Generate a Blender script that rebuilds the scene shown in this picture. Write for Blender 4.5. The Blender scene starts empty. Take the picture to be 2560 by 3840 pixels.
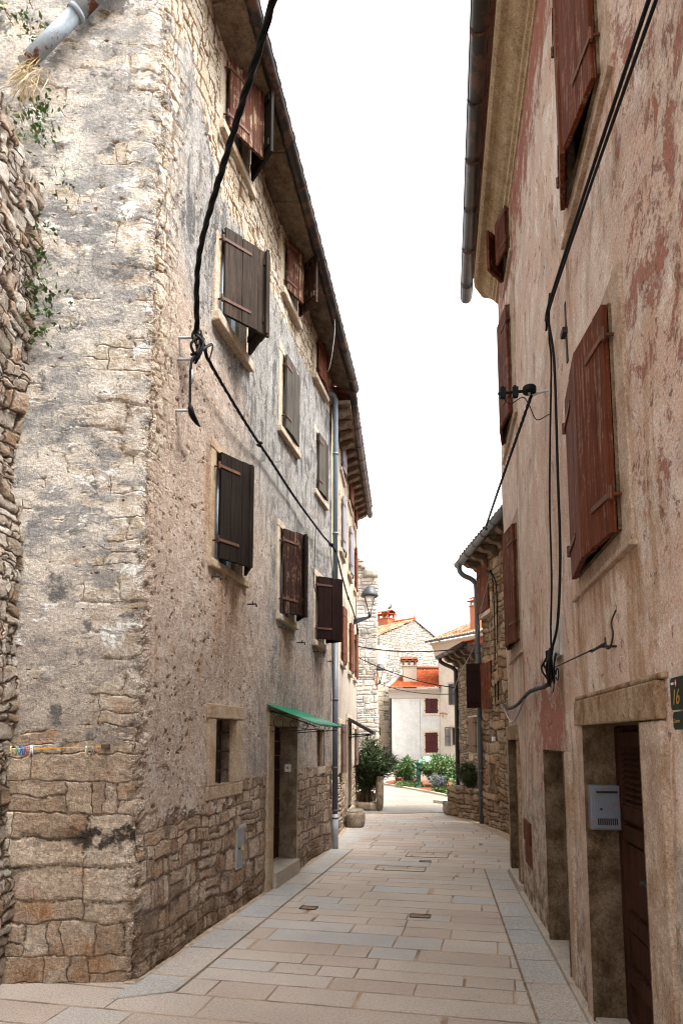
import bpy, bmesh, math, random
from mathutils import Vector, Matrix, noise as mnoise
random.seed(11)
R = math.radians
SC = bpy.context.scene
COL = SC.collection
ORG = {}

# ------------------------------------------------------------------ node helper
class T:
    def __init__(s, name):
        s.m = bpy.data.materials.new(name); s.m.use_nodes = True
        s.nt = s.m.node_tree; s.nt.nodes.clear()
        s.out = s.nt.nodes.new('ShaderNodeOutputMaterial')
        s.b = s.nt.nodes.new('ShaderNodeBsdfPrincipled')
        s.nt.links.new(s.b.outputs[0], s.out.inputs['Surface'])
    def put(s, sock, v):
        if isinstance(v, bpy.types.NodeSocket): s.nt.links.new(v, sock)
        elif v is not None:
            if isinstance(v, (tuple, list)) and sock.type == 'RGBA' and len(v) == 3: v = (*v, 1)
            sock.default_value = v
    def N(s, typ, ins=None, out=0, **at):
        n = s.nt.nodes.new('ShaderNode' + typ)
        for k, v in at.items(): setattr(n, k, v)
        for k, v in (ins or {}).items(): s.put(n.inputs[k], v)
        return n.outputs[out]
    def uv(s): return s.N('UVMap', uv_map='UVMap')
    def obj(s): return s.N('TexCoord', out=3)
    def M(s, op, a, b=None, c=None, clamp=False):
        n = s.nt.nodes.new('ShaderNodeMath'); n.operation = op; n.use_clamp = clamp
        for i, v in enumerate((a, b, c)): s.put(n.inputs[i], v)
        return n.outputs[0]
    def add(s, a, b): return s.M('ADD', a, b)
    def sub(s, a, b): return s.M('SUBTRACT', a, b)
    def mul(s, a, b): return s.M('MULTIPLY', a, b)
    def mx(s, a, b): return s.M('MAXIMUM', a, b)
    def mn(s, a, b): return s.M('MINIMUM', a, b)
    def inv(s, a): return s.M('SUBTRACT', 1.0, a)
    def V(s, op, a, b):
        n = s.nt.nodes.new('ShaderNodeVectorMath'); n.operation = op
        s.put(n.inputs[0], a); s.put(n.inputs[1], b); return n.outputs[0]
    def sc(s, v, k): return s.V('MULTIPLY', v, k if isinstance(k, tuple) else (k, k, k))
    def sep(s, v):
        n = s.nt.nodes.new('ShaderNodeSeparateXYZ'); s.put(n.inputs[0], v); return n.outputs
    def comb(s, x, y, z=0.0): return s.N('CombineXYZ', {0: x, 1: y, 2: z})
    def ss(s, x, a, b, lo=0.0, hi=1.0):
        return s.N('MapRange', {0: x, 1: a, 2: b, 3: lo, 4: hi}, interpolation_type='SMOOTHSTEP')
    def noise(s, v, scale, detail=4, rough=.55, dist=0.0, out=0):
        return s.N('TexNoise', {'Vector': v, 'Scale': scale, 'Detail': detail, 'Roughness': rough, 'Distortion': dist}, out=out)
    def vor(s, v, scale=1.0, feature='F1', rnd=1.0, out=0):
        return s.N('TexVoronoi', {'Vector': v, 'Scale': scale, 'Randomness': rnd}, out=out, feature=feature)
    def mix(s, f, a, b):
        n = s.nt.nodes.new('ShaderNodeMix'); n.data_type = 'RGBA'
        s.put(n.inputs[0], f); s.put(n.inputs[6], a); s.put(n.inputs[7], b); return n.outputs[2]
    def mixf(s, f, a, b):
        n = s.nt.nodes.new('ShaderNodeMix'); n.data_type = 'FLOAT'
        s.put(n.inputs[0], f); s.put(n.inputs[2], a); s.put(n.inputs[3], b); return n.outputs[0]
    def ramp(s, f, stops, interp='LINEAR'):
        n = s.nt.nodes.new('ShaderNodeValToRGB'); s.put(n.inputs[0], f)
        e = n.color_ramp.elements; n.color_ramp.interpolation = interp
        while len(e) < len(stops): e.new(.5)
        for el, (p, c) in zip(e, stops): el.position = p; el.color = (*c, 1)
        return n.outputs[0]
    def warp(s, v, scale, amp):
        c = s.noise(v, scale, 2, .5, out=1)
        return s.V('ADD', v, s.sc(s.V('SUBTRACT', c, (.5, .5, .5)), amp))
    def bright(s, col, k):   # multiply by scalar socket
        return s.N('Mix', {0: 1.0, 6: col, 7: s.comb(k, k, k)}, out=2, data_type='RGBA', blend_type='MULTIPLY')
    def grain(s, col, p, k=.24, scale=120):
        n = s.noise(p, scale, 2, .7); m = s.noise(p, scale * .38, 2, .6)
        return s.bright(col, s.mul(s.ss(n, .32, .68, 1 - k, 1 + k), s.ss(m, .3, .5, 1 - k * .8, 1.03)))
    def fin(s, col, rough=.9, h=None, bump=.02, disp=False, metal=0.0, spec=.3, strength=1.0, mid=.04):
        s.put(s.b.inputs['Base Color'], col); s.put(s.b.inputs['Roughness'], rough)
        s.b.inputs['Metallic'].default_value = metal
        s.b.inputs['Specular IOR Level'].default_value = spec
        if h is not None:
            if disp:
                d = s.N('Displacement', {'Height': h, 'Midlevel': mid, 'Scale': 1.0})
                s.nt.links.new(d, s.out.inputs['Displacement']); s.m.displacement_method = 'BOTH'
            else:
                bn = s.N('Bump', {'Height': h, 'Distance': bump, 'Strength': strength})
                s.nt.links.new(bn, s.b.inputs['Normal'])
        return s.m

def drips(t, u, v, spots, tex):
    """run-off stains: (u centre, half width, z of the sill, length)"""
    m = None
    for c, w_, z, l in spots:
        k = t.mul(t.ss(t.M('ABSOLUTE', t.sub(u, c)), w_, w_ * .3), t.mul(t.ss(v, z + .02, z - .05), t.ss(v, z - l, z - l * .15)))
        m = k if m is None else t.mx(m, k)
    return t.mul(m, t.ss(tex, .36, .60))

def courses(t, u, v, h, w, wig=.35, split=2.0):
    """irregular coursed masonry: distance to joint in metres, and random numbers per stone"""
    v2 = t.add(t.M('DIVIDE', v, h), t.mul(t.M('SINE', t.mul(v, 3.1 / h * .33)), wig))
    r = t.M('FLOOR', v2); fr = t.M('FRACT', v2)
    wn = t.N('TexWhiteNoise', {'W': r}, noise_dimensions='1D', out=0)
    wr = t.mul(t.add(.6, t.mul(wn, .8)), w)
    u2 = t.add(t.M('DIVIDE', u, wr), t.mul(wn, 37.0))
    u2 = t.add(u2, t.mul(t.M('SINE', t.add(t.mul(u2, 2.1), t.mul(r, 3.7))), .36))
    c = t.M('FLOOR', u2); fu = t.M('FRACT', u2)
    du = t.mul(t.mn(fu, t.inv(fu)), wr); dv = t.mul(t.mn(fr, t.inv(fr)), h)
    o = t.sep(t.N('TexWhiteNoise', {'Vector': t.comb(c, r, 3.3)}, out=1)); d = t.mn(du, dv); k = o[0]
    if split < 1:   # break some stones in two, across or upright
        s1 = t.M('GREATER_THAN', o[2], split); s2 = t.mul(t.M('LESS_THAN', o[2], 1 - split), t.M('GREATER_THAN', wr, h * .9))
        d = t.mn(d, t.add(t.mul(t.M('ABSOLUTE', t.sub(fr, .46)), h), t.mul(t.inv(s1), 9.0)))
        d = t.mn(d, t.add(t.mul(t.M('ABSOLUTE', t.sub(fu, .55)), wr), t.mul(t.inv(s2), 9.0)))
        k = t.M('FRACT', t.add(k, t.add(t.mul(t.mul(s1, t.M('GREATER_THAN', fr, .46)), .37), t.mul(t.mul(s2, t.M('GREATER_THAN', fu, .55)), .61))))
    return d, k, o[1]

def pal3(t, k, a, b, c): return t.ramp(k, [(0, a), (.5, b), (1, c)])

def rubble(name, cell=(.28, .16), cols=((.30, .22, .15), (.42, .35, .27), (.5, .46, .4)), mort=(.12, .09, .065),
           gap=(.004, .014), depth=.03, rust=.35, grime=.35, disp=True, grimecol=(.12, .115, .11), coord='uv', warp=1.0, split=.62):
    t = T(name); p = t.uv() if coord == 'uv' else t.obj(); h_ = cell[1]
    if coord == 'obj': x = t.sep(p); p2 = t.comb(t.add(x[0], x[1]), x[2])
    else: p2 = p
    q = t.sep(t.warp(t.warp(t.warp(p2, 1.1, .22 * warp), 4.0, .085 * warp), 17, .03 * warp))
    d, k1, k2 = courses(t, q[0], q[1], h_, cell[0], .3, split)
    n1 = t.noise(p, 9, 6, .68); n2 = t.noise(p, 42, 6, .75); big = t.noise(p, 1.3, 5, .6)
    d = t.add(d, t.mul(t.sub(n2, .5), h_ * .10))
    mask = t.ss(d, gap[0], gap[1])
    face = t.noise(t.V('ADD', t.sc(p, (6, 9, 6)), t.sc(t.comb(k1, k2, k1), 9.0)), 1.0, 6, .62)
    col = pal3(t, t.add(t.mul(k1, .8), t.mul(t.sub(n1, .5), .9)), *cols)
    col = t.mix(t.mul(t.ss(t.add(t.mul(k2, .4), t.noise(p, 5, 5, .65)), .66, .9), rust), col, (.33, .17, .07))
    col = t.mix(t.mul(t.ss(big, .5, .72), grime), col, grimecol)
    col = t.mix(mask, mort, col)
    col = t.bright(col, t.mul(t.ss(n2, .22, .72, .58, 1.22), t.ss(face, .3, .62, .78, 1.08)))
    h = t.add(t.mul(t.ss(d, -.004, h_ * .16), depth * .75), t.add(t.mul(face, depth * .9), t.mul(n2, .014)))
    h = t.add(h, t.mul(t.sub(k2, .5), depth * .8))
    return t.fin(t.grain(col, p, 0.26), .95, h, 1.0, disp, spec=.12, mid=depth)

# ------------------------------------------------------------------ wall materials
def mat_end_wall():
    t = T('weathered_end_wall'); p = t.uv(); x = t.sep(p); u, v = x[0], x[1]
    q = t.warp(t.warp(t.warp(p, 1.2, .16), 4.5, .09), 18, .028); qs = t.sep(q)
    d, id1, id2 = courses(t, qs[0], qs[1], .27, .50, .42, .66)
    n1 = t.noise(p, 7, 7, .68); n2 = t.noise(p, 38, 6, .72); big = t.noise(t.sc(p, (.9, 1.1, 1)), 1.05, 7, .68)
    n3 = t.noise(t.sc(t.warp(p, 1.1, .4), (1.3, 2.6, 1)), 1.9, 8, .74)
    j = t.ss(t.add(d, t.mul(t.sub(n2, .5), .03)), -.004, .006)
    stone = pal3(t, t.add(t.mul(id1, .6), t.mul(t.sub(n1, .35), .8)), (.29, .205, .14), (.47, .375, .285), (.60, .53, .445))
    stone = t.mix(t.mul(t.ss(t.noise(p, 3.4, 7, .75), .53, .64), .7), stone, (.38, .17, .055))
    stone = t.mix(t.mul(t.ss(t.noise(t.V('ADD', p, (7, 3, 0)), 2.4, 5, .6), .56, .7), t.ss(v, 1.7, .4)), stone, (.10, .078, .06))
    stone = t.bright(stone, t.ss(t.noise(p, 16, 6, .75), .3, .62, .62, 1.12)); stone = t.mix(j, (.045, .028, .018), stone)
    # dark cement band low on the corner
    band = t.mul(t.ss(t.M('ABSOLUTE', t.sub(t.add(v, t.mul(t.sub(n1, .5), .3)), 1.02)), .09, .05), t.ss(t.add(u, t.mul(n3, .3)), -.55, -.25))
    stone = t.mix(t.mul(band, t.ss(t.noise(p, 6, 4), .42, .52)), stone, (.06, .048, .037))
    # plaster
    pc = t.mix(t.ss(n3, .38, .58), (.25, .243, .235), (.53, .485, .425))
    pc = t.mix(t.ss(big, .46, .58), pc, (.225, .22, .215))
    gz = t.mul(t.ss(t.add(u, t.mul(t.sub(n3, .5), 1.1)), -.72, -.42), t.mul(t.ss(v, 5.0, 5.5), t.ss(v, 8.1, 7.6)))
    pc = t.mix(t.mul(gz, .75), pc, t.mix(t.ss(n1, .38, .6), (.15, .147, .143), (.33, .32, .305)))
    pc = t.mix(t.mul(t.ss(t.noise(t.sc(p, (1, 2.6, 1)), 3.1, 6, .72), .52, .62), t.mul(t.inv(t.mul(gz, .7)), .85)), pc, (.56, .51, .445))
    pc = t.mix(t.mul(t.ss(v, 3.6, 1.8), .45), pc, (.33, .25, .19))
    pc = t.mix(t.mul(t.ss(t.noise(t.V('ADD', p, (3, 9, 0)), 4.5, 6, .7), .55, .64), .9), pc, (.10, .098, .096))
    quoin = t.ss(t.add(u, t.mul(t.sub(t.M('FRACT', t.M('DIVIDE', v, .56)), .5), .22)), -.42, -.22)
    white = t.ss(t.add(t.noise(t.sc(t.warp(p, 1.3, .5), (1.0, 1.7, 1)), 2.1, 9, .8), t.mul(t.mul(quoin, t.ss(t.noise(t.sc(p, (.5, 1.6, 1)), 1.6, 4, .6), .45, .6)), .06)), .585, .615)
    # coverage: none below 1.75 m, patchy above
    cov = t.noise(t.sc(t.warp(p, 1.5, .25), (1.1, 2.4, 1)), 1.7, 9, .74)
    cover = t.mul(t.ss(t.add(t.sub(v, 1.70), t.mul(t.sub(n1, .5), .4)), 0, .04), t.ss(t.sub(cov, t.mul(quoin, .075)), .43, .465))
    cream = t.mix(t.ss(n1, .35, .65), (.36, .30, .23), (.58, .54, .485))
    stone = t.mix(t.mul(t.ss(v, 1.7, 2.3), .85), stone, t.mix(j, (.17, .10, .06), cream))
    stone = t.mix(t.mul(t.ss(v, 1.1, .1), t.mul(t.ss(t.noise(p, 3.0, 7, .72), .46, .64), .6)), stone, (.34, .19, .095))
    col = t.mix(cover, stone, pc)
    col = t.mix(t.mul(white, t.ss(v, 2.0, 2.6)), col, (.70, .685, .655))
    cr = t.vor(t.warp(p, 6, .12), 9, 'DISTANCE_TO_EDGE'); crack = t.mul(t.ss(cr, .022, .006), t.ss(t.noise(p, 3.0, 3), .54, .64))
    col = t.mix(t.mul(crack, .38), col, (.15, .10, .07))
    holes = t.mul(t.ss(t.noise(t.sc(p, (9, 17, 1)), 1.0, 3, .6), .67, .70), t.ss(v, 1.6, 2.0))
    col = t.mix(holes, col, (.16, .075, .035))
    col = t.bright(col, t.ss(n2, .25, .72, .6, 1.15))
    face = t.noise(t.V('ADD', t.sc(p, (5, 8, 1)), t.sc(t.comb(id1, id2, id1), 9.0)), 1.0, 6, .62)
    chipc = t.mul(t.ss(u, -.13, 0), t.mul(t.ss(t.noise(t.sc(p, (1, 1, 1)), 7, 5, .7), .40, .62), .05))
    edge = t.mixf(cover, t.add(t.mul(t.ss(t.add(d, t.mul(t.sub(n2, .5), .012)), 0, .016), .022), t.mul(face, .026)), .036)
    h = t.add(edge, t.add(t.mul(n1, .022), t.mul(n2, .013)))
    h = t.sub(h, t.add(t.mul(crack, .006), t.mul(holes, .022)))
    h = t.sub(t.add(h, t.mul(white, .007)), chipc); h = t.add(h, t.mul(t.sub(id2, .5), t.mixf(cover, .018, 0.0)))
    return t.fin(t.grain(col, p, 0.28), .95, h, 1.0, True, spec=.12)

def mat_street_wall():
    t = T('peeling_street_wall'); p = t.uv(); x = t.sep(p); u, v = x[0], x[1]
    q = t.sep(t.warp(t.warp(t.warp(p, 1.3, .2), 4.5, .07), 17, .035))
    e, k1, k2 = courses(t, q[0], q[1], .155, .165, .3, .80); idc = (k1, k1, k2)
    n1 = t.noise(p, 8, 7, .68); n2 = t.noise(p, 44, 6, .75); big = t.noise(p, .9, 5, .6)
    low = t.ss(v, 3.0, 5.0)   # 0 at the bottom, 1 high up
    sb = pal3(t, t.add(t.mul(idc[0], .7), t.mul(t.sub(n1, .4), .8)), (.24, .165, .112), (.40, .305, .225), (.52, .45, .37))
    sb = t.mix(t.mul(t.ss(t.noise(p, 4.4, 7, .74), .50, .66), .62), sb, (.40, .20, .085))
    sb = t.mix(t.mul(t.ss(t.noise(t.V('ADD', p, (5, 1, 0)), 3, 5), .52, .66), .65), sb, (.12, .10, .085))
    su = pal3(t, t.add(t.mul(idc[0], .5), t.mul(n1, .6)), (.36, .265, .165), (.50, .425, .325), (.61, .565, .485))
    stone = t.mix(low, sb, su)
    sb = t.mix(t.mul(t.ss(v, 1.2, .2), t.mul(t.ss(t.noise(p, 2.6, 7, .72), .44, .6), .6)), sb, (.36, .185, .085))
    mort = t.mix(low, (.215, .158, .118), (.20, .12, .06))
    e = t.add(e, t.mul(t.sub(n2, .5), .022)); sm = t.ss(e, .004, .018)
    stone = t.mix(sm, mort, stone)
    # plaster
    st = t.noise(t.sc(p, (3.0, 1.0, 1)), 1.9, 7, .7, 1.0)
    st2 = t.noise(t.sc(p, (5.0, 1.3, 1)), 1.6, 6, .7, .8)
    pc = t.mix(t.ss(n1, .3, .7), (.35, .27, .215), (.52, .425, .355))
    grey = t.ss(t.add(t.add(t.mul(t.ss(u, .3, 3.4), .30), t.add(t.mul(t.ss(v, 2.0, 5.0), .12), t.mul(t.ss(v, 5.1, 6.2), .26))), t.mul(big, .55)), .46, .72)
    pc = t.mix(grey, pc, t.mix(t.ss(n1, .3, .7), (.24, .232, .22), (.36, .345, .325)))
    pc = t.mix(t.mul(t.ss(st, .48, .58), t.add(.12, t.mul(grey, .8))), pc, (.105, .103, .102))
    pc = t.mix(t.mul(t.ss(st2, .52, .68), .55), pc, (.50, .465, .42))
    rs = t.mul(t.ss(t.noise(t.sc(p, (7, 1.1, 1)), 1.2, 5, .6), .54, .7), t.ss(v, 4.4, 2.6))
    pc = t.mix(t.mul(rs, .6), pc, (.36, .22, .12))
    dr = drips(t, u, v, [(1.6, .5, 3.36, 1.3), (3.65, .42, 3.2, 1.2), (5.4, .36, 3.12, 1.1), (1.6, .5, 5.82, .9), (3.65, .4, 5.62, .7), (1.15, .16, 4.6, 1.6), (2.1, .12, 3.4, 1.0)], t.noise(t.sc(p, (8, .8, 1)), 1.3, 6, .65))
    pc = t.mix(t.mul(dr, t.mixf(t.ss(v, 4.2, 5.0), .75, .6)), pc, t.mix(t.ss(v, 4.2, 5.0), (.30, .17, .085), (.16, .135, .115)))
    cover_lo = t.sub(t.add(v, t.mul(t.sub(n1, .5), t.mul(t.ss(u, 2.2, 2.0), .9))), t.add(t.mixf(t.ss(u, 1.95, 2.15), 1.12, 1.31), t.mul(t.sub(t.noise(p, 2.6, 6, .7), .5), .22)))
    top = t.add(7.28, t.mul(t.ss(u, 1.3, .3), .75))
    cover_hi = t.add(t.sub(top, v), t.mul(t.sub(t.noise(p, 3.5, 6, .65), .5), .9))
    cover = t.mul(t.ss(cover_lo, 0, .03), t.ss(cover_hi, -.04, .05))
    bare = t.ss(t.noise(t.sc(p, (1.2, 1.6, 1)), 2.3, 7, .7), .60, .64)
    bare = t.mx(bare, t.mul(t.ss(u, .55, .05), t.mul(t.ss(n1, .42, .52), t.ss(v, 2.6, 4.5))))
    cover = t.mul(cover, t.inv(t.mul(bare, t.mixf(t.ss(u, .4, 1.8), .95, .35))))
    col = t.mix(cover, stone, pc)
    pv = t.vor(t.warp(p, 12, .05), 15, 'F1')
    pit = t.mul(t.ss(t.add(pv, t.mul(t.sub(n1, .5), .3)), .27, .18), t.ss(t.noise(p, 2.4, 4), t.mixf(t.ss(u, 1.0, 3.0), .42, .52), t.mixf(t.ss(u, 1.0, 3.0), .52, .66)))
    pit = t.mul(pit, cover)
    col = t.mix(t.mul(pit, .8), col, (.17, .095, .05))
    sp = t.mul(t.ss(t.vor(t.V('ADD', p, (3, 3, 0)), 30, 'F1'), .2, .12), grey)
    col = t.mix(t.mul(sp, .5), col, (.62, .6, .56))
    col = t.mix(t.mul(t.ss(v, .55, .05), t.ss(t.noise(p, 3.5, 6, .7), .38, .58)), col, (.15, .095, .058))
    col = t.bright(col, t.mul(t.ss(n2, .28, .7, .55, 1.2), t.ss(t.noise(p, 17, 6, .75), .3, .62, .72, 1.1)))
    face = t.noise(t.V('ADD', t.sc(p, (8, 12, 1)), t.sc(t.comb(idc[0], idc[1], idc[2]), 9.0)), 1.0, 5, .6)
    hs = t.add(t.add(t.mul(t.ss(e, -.003, .022), .015), t.mul(face, .024)), t.mul(t.sub(idc[2], .5), .022))
    h = t.mixf(cover, hs, .032)
    h = t.add(h, t.add(t.mul(n1, .022), t.mul(n2, .017))); h = t.sub(h, t.mul(pit, .02)); h = t.sub(h, t.mul(t.ss(u, .13, 0), t.mul(t.ss(t.noise(p, 7, 5, .7), .40, .62), .05)))
    return t.fin(t.grain(col, p, 0.28), .95, h, 1.0, True, spec=.12)

def mat_far_plaster():
    t = T('streaked_lime_plaster'); p = t.uv(); x = t.sep(p); u, v = x[0], x[1]
    n1 = t.noise(p, 6, 6, .65); n2 = t.noise(p, 34, 5, .7)
    st = t.noise(t.sc(p, (5, .5, 1)), 1.5, 6, .65, .8)
    pc = t.mix(t.ss(v, 2.2, 5.5), (.42, .355, .285), (.52, .43, .31))
    pc = t.mix(t.ss(st, .42, .66), pc, (.22, .205, .185))
    pc = t.mix(t.mul(t.ss(n1, .5, .75), .4), pc, (.58, .52, .43))
    q = t.sep(t.warp(t.warp(p, 1.3, .2), 5, .1)); e, k1, k2 = courses(t, q[0], q[1], .14, .22, .3, .68); idc = (k1, k2); e = t.mul(e, 9.0)
    stone = pal3(t, t.add(t.mul(idc[0], .6), t.mul(t.sub(n1, .3), .6)), (.18, .11, .065), (.34, .26, .19), (.46, .41, .34))
    stone = t.mix(t.ss(e, .03, .12), (.10, .075, .055), stone)
    cover = t.ss(t.add(t.sub(v, 1.22), t.mul(t.sub(n1, .5), .35)), 0, .03)
    col = t.bright(t.mix(cover, stone, pc), t.ss(n2, .25, .72, .72, 1.14))
    h = t.add(t.mixf(cover, t.mul(t.ss(e, 0, .25), .03), .03), t.add(t.mul(n1, .012), t.mul(n2, .006)))
    return t.fin(t.grain(col, p, 0.2), .94, h, 1.0, True, spec=.12)

def mat_pink():
    t = T('faded_pink_plaster'); p = t.uv(); x = t.sep(p); u, v = x[0], x[1]
    n1 = t.noise(p, 6, 7, .68); n2 = t.noise(p, 46, 6, .75); big = t.noise(p, .9, 6, .62)
    pw = t.warp(p, .9, .5)
    st = t.noise(t.sc(pw, (1.1, .9, 1)), 1.7, 10, .78, .3); st2 = t.noise(t.sc(pw, (2.2, 1.9, 1)), 1.8, 9, .8, .3)
    cloud = t.noise(p, 1.7, 7, .7)
    col = t.mix(t.ss(st, .36, .62), (.56, .41, .335), (.72, .615, .535))
    col = t.mix(t.mul(t.ss(big, .42, .58), .75), col, (.60, .415, .33))
    col = t.mix(t.mul(t.ss(st2, .52, .62), t.mixf(t.ss(v, 2.5, 6), .6, .9)), col, (.77, .715, .65))
    col = t.mix(t.mul(t.ss(cloud, .53, .62), .4), col, (.47, .43, .395))
    run = t.mul(t.ss(t.add(t.mul(t.noise(t.sc(pw, (3.4, .4, 1)), 1.3, 6, .65, .8), .7), t.mul(n1, .3)), .50, .60), t.ss(v, 5.2, 2.4))
    col = t.mix(t.mul(run, .65), col, (.38, .225, .115))
    run2 = t.ss(t.noise(t.sc(t.V('ADD', pw, (9, 2, 0)), (2.6, .4, 1)), 1.2, 6, .65, .8), .54, .64)
    col = t.mix(t.mul(run2, .5), col, (.37, .265, .17))
    dr = drips(t, u, v, [(2.24, .16, 2.68, 1.0), (3.48, .16, 2.68, .9), (2.2, .14, 5.2, 1.0), (3.4, .14, 5.2, 1.1), (6.5, .14, 2.7, .9), (7.55, .14, 2.7, .9), (6.4, .14, 5.4, 1.2), (2.9, .5, 2.68, .35), (4.25, .12, 2.3, 1.4)], t.noise(t.sc(p, (9, .8, 1)), 1.3, 6, .65))
    col = t.mix(t.mul(dr, .75), col, (.27, .145, .065))
    # old red limewash surviving as flecks and patches
    red = t.noise(t.sc(pw, (1.7, 1.5, 1)), 2.2, 11, .86, .2); zone = t.mul(t.sub(t.noise(p, .8, 4, .6), .5), .14)
    door2 = t.mul(t.ss(t.M('ABSOLUTE', t.sub(u, 4.75)), 1.1, .1), t.mul(t.ss(v, 1.3, 1.75), t.ss(v, 2.6, 1.8)))
    zone = t.add(zone, t.add(t.mul(t.ss(v, 6.6, 7.8), .15), t.mul(door2, .15)))
    zone = t.add(zone, t.add(t.mul(t.mul(t.ss(t.M('ABSOLUTE', t.sub(u, 5.7)), 1.4, .2), t.ss(v, 4.0, 2.0)), .065), t.mul(t.mul(t.ss(u, 3.0, 2.0), t.ss(v, 2.2, 3.6)), .06)))
    redm = t.ss(t.add(red, zone), .585, .635)
    wash = t.ss(t.add(t.add(red, zone), t.mul(n1, .15)), .60, .78)
    col = t.mix(t.mul(wash, .6), col, (.50, .29, .23))
    col = t.mix(t.mul(redm, t.ss(n2, .3, .5, .35, .85)), col, t.mix(n1, (.28, .075, .05), (.40, .16, .12)))
    # rough grey render low down
    grn = t.ss(t.add(t.sub(1.30, v), t.mul(t.sub(t.noise(p, 2.4, 7, .7), .5), 3.0)), -.1, .2)
    col = t.mix(t.mul(grn, t.mixf(redm, .85, .4)), col, t.mix(t.ss(n1, .36, .6), (.29, .215, .16), (.64, .55, .47)))
    base = t.mul(t.ss(v, .9, .05), t.ss(t.noise(p, 5, 6, .7), .42, .58))
    col = t.mix(t.mul(base, .85), col, (.17, .095, .045))
    chip = t.ss(t.add(t.noise(t.sc(pw, (8, 6, 1)), 1, 7, .76), t.mul(t.sub(big, .5), .25)), .615, .645)
    col = t.mix(t.mul(chip, .75), col, (.27, .115, .06))
    cr = t.vor(t.warp(t.sc(p, (1, .35, 1)), 3, .3), 2.0, 'DISTANCE_TO_EDGE'); crack = t.mul(t.ss(cr, .008, .002), t.ss(t.noise(p, 1.7, 3), .66, .72))
    col = t.mix(t.mul(crack, .7), col, (.05, .038, .03))
    col = t.bright(col, t.ss(n2, .25, .74, .68, 1.14))
    h = t.add(t.mul(n1, t.mixf(grn, .014, .045)), t.add(t.mul(n2, t.mixf(grn, .0065, .012)), t.mul(big, .03)))
    h = t.sub(h, t.add(t.mul(chip, .008), t.mul(crack, .008)))
    h = t.sub(h, t.mul(redm, .002))
    return t.fin(t.grain(col, p, 0.2), .93, h, 1.0, False, spec=.1)

def mat_render(name, a, b, grime=.25, streak=True, gcol=(.33, .25, .19)):
    t = T(name); p = t.uv(); x = t.sep(p)
    n1 = t.noise(p, 2.2, 6, .65); n2 = t.noise(p, 14, 5, .7)
    col = t.mix(t.ss(n1, .3, .7), a, b)
    low = t.ss(t.add(x[1], t.mul(n1, 1.2)), 1.7, .4)
    col = t.mix(t.mul(low, .65), col, gcol)
    st = t.noise(t.sc(p, (3, .35, 1)), 1.2, 5, .6)
    col = t.mix(t.mul(t.ss(st, .52, .7), grime), col, gcol)
    col = t.bright(col, t.ss(n2, .25, .75, .85, 1.07))
    return t.fin(col, .93, t.add(t.mul(n1, .02), t.mul(n2, .006)), 1.0, spec=.12)

def mat_paving(name, ang, h, w, tint, cols, sand=(.43, .31, .215), jw=.012):
    t = T(name); p = t.sc(t.N('TexCoord', out=3), 1.0)
    x = t.sep(p); c, s_ = math.cos(ang), math.sin(ang)
    a = t.add(t.mul(x[0], c), t.mul(x[1], -s_)); b = t.add(t.mul(x[0], s_), t.mul(x[1], c))
    q = t.comb(a, b)
    qw = t.sep(t.warp(q, 5, .012))
    d, i1, i2 = courses(t, qw[0], qw[1], h, w, .22)
    n1 = t.noise(p, 3.2, 6, .65); n2 = t.noise(p, 70, 5, .75); n3 = t.noise(p, 260, 2, .6); big = t.noise(p, .7, 4, .55)
    col = t.ramp(t.add(i1, t.mul(t.sub(n1, .5), .2)), [(.0, cols[0]), (.35, cols[1]), (.68, cols[2]), (.86, cols[3]), (1, cols[4])])
    col = t.mix(t.mul(t.ss(n1, .45, .75), .35), col, tint)
    col = t.bright(col, t.mul(t.mul(t.ss(n2, .25, .72, .70, 1.16), t.ss(n3, .25, .75, .8, 1.16)), t.ss(big, .3, .7, .88, 1.08)))
    j = t.ss(t.sub(d, t.mul(n2, .006)), jw * .25, jw * .75)
    jc = t.mix(t.ss(t.noise(p, 2.1, 4, .6), .40, .56), (.20, .145, .11), sand)
    col = t.mix(j, jc, col)
    spot = t.mul(t.ss(t.vor(p, 6.5, 'F1'), .05, .03), t.ss(t.noise(p, 2, 2), .5, .55))
    col = t.mix(t.mul(spot, .8), col, (.05, .04, .035))
    hh = t.add(t.mul(t.ss(d, 0, .016), .008), t.add(t.mul(n2, .004), t.mul(n3, .0025)))
    hh = t.add(hh, t.mul(t.sub(i2, .5), .003))
    return t.fin(t.grain(col, p, 0.22), t.ss(n2, .2, .8, .7, .9), hh, 1.0, spec=.2)

def mat_trim(name, a, b, stain=(.25, .14, .06), k=.4, fine=55):
    t = T(name); p = t.obj(); n1 = t.noise(p, 6, 6, .68); n2 = t.noise(p, fine, 5, .75)
    col = t.mix(t.ss(n1, .3, .7), a, b)
    col = t.mix(t.mul(t.ss(t.noise(t.sc(p, (3, 3, 1.2)), 3, 6, .68), .5, .66), k), col, stain)
    col = t.bright(col, t.ss(n2, .22, .75, .66, 1.18))
    return t.fin(t.grain(col, p, 0.2), .93, t.add(t.mul(n1, .03), t.mul(n2, .010)), 1.0, spec=.15)

def mat_wood(name, a, b, peel=None, pk=.5, rough=.75):
    t = T(name); p = t.obj()
    g = t.noise(t.sc(p, (30, 30, 1.3)), 1.0, 6, .7, .6); g2 = t.noise(t.sc(p, (90, 90, 4)), 1.0, 4, .7); n1 = t.noise(p, 3, 4)
    col = t.mix(t.ss(g, .3, .7), a, b)
    if peel: col = t.mix(t.mul(t.ss(t.add(t.mul(g, .6), t.mul(t.noise(p, 9, 6, .75), .5)), .58, .64), pk), col, peel)
    col = t.bright(col, t.mul(t.ss(g2, .25, .75, .72, 1.15), t.ss(n1, .3, .7, .85, 1.12)))
    return t.fin(col, rough, t.add(t.mul(g, .004), t.mul(g2, .0025)), 1.0, spec=.08)

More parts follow.
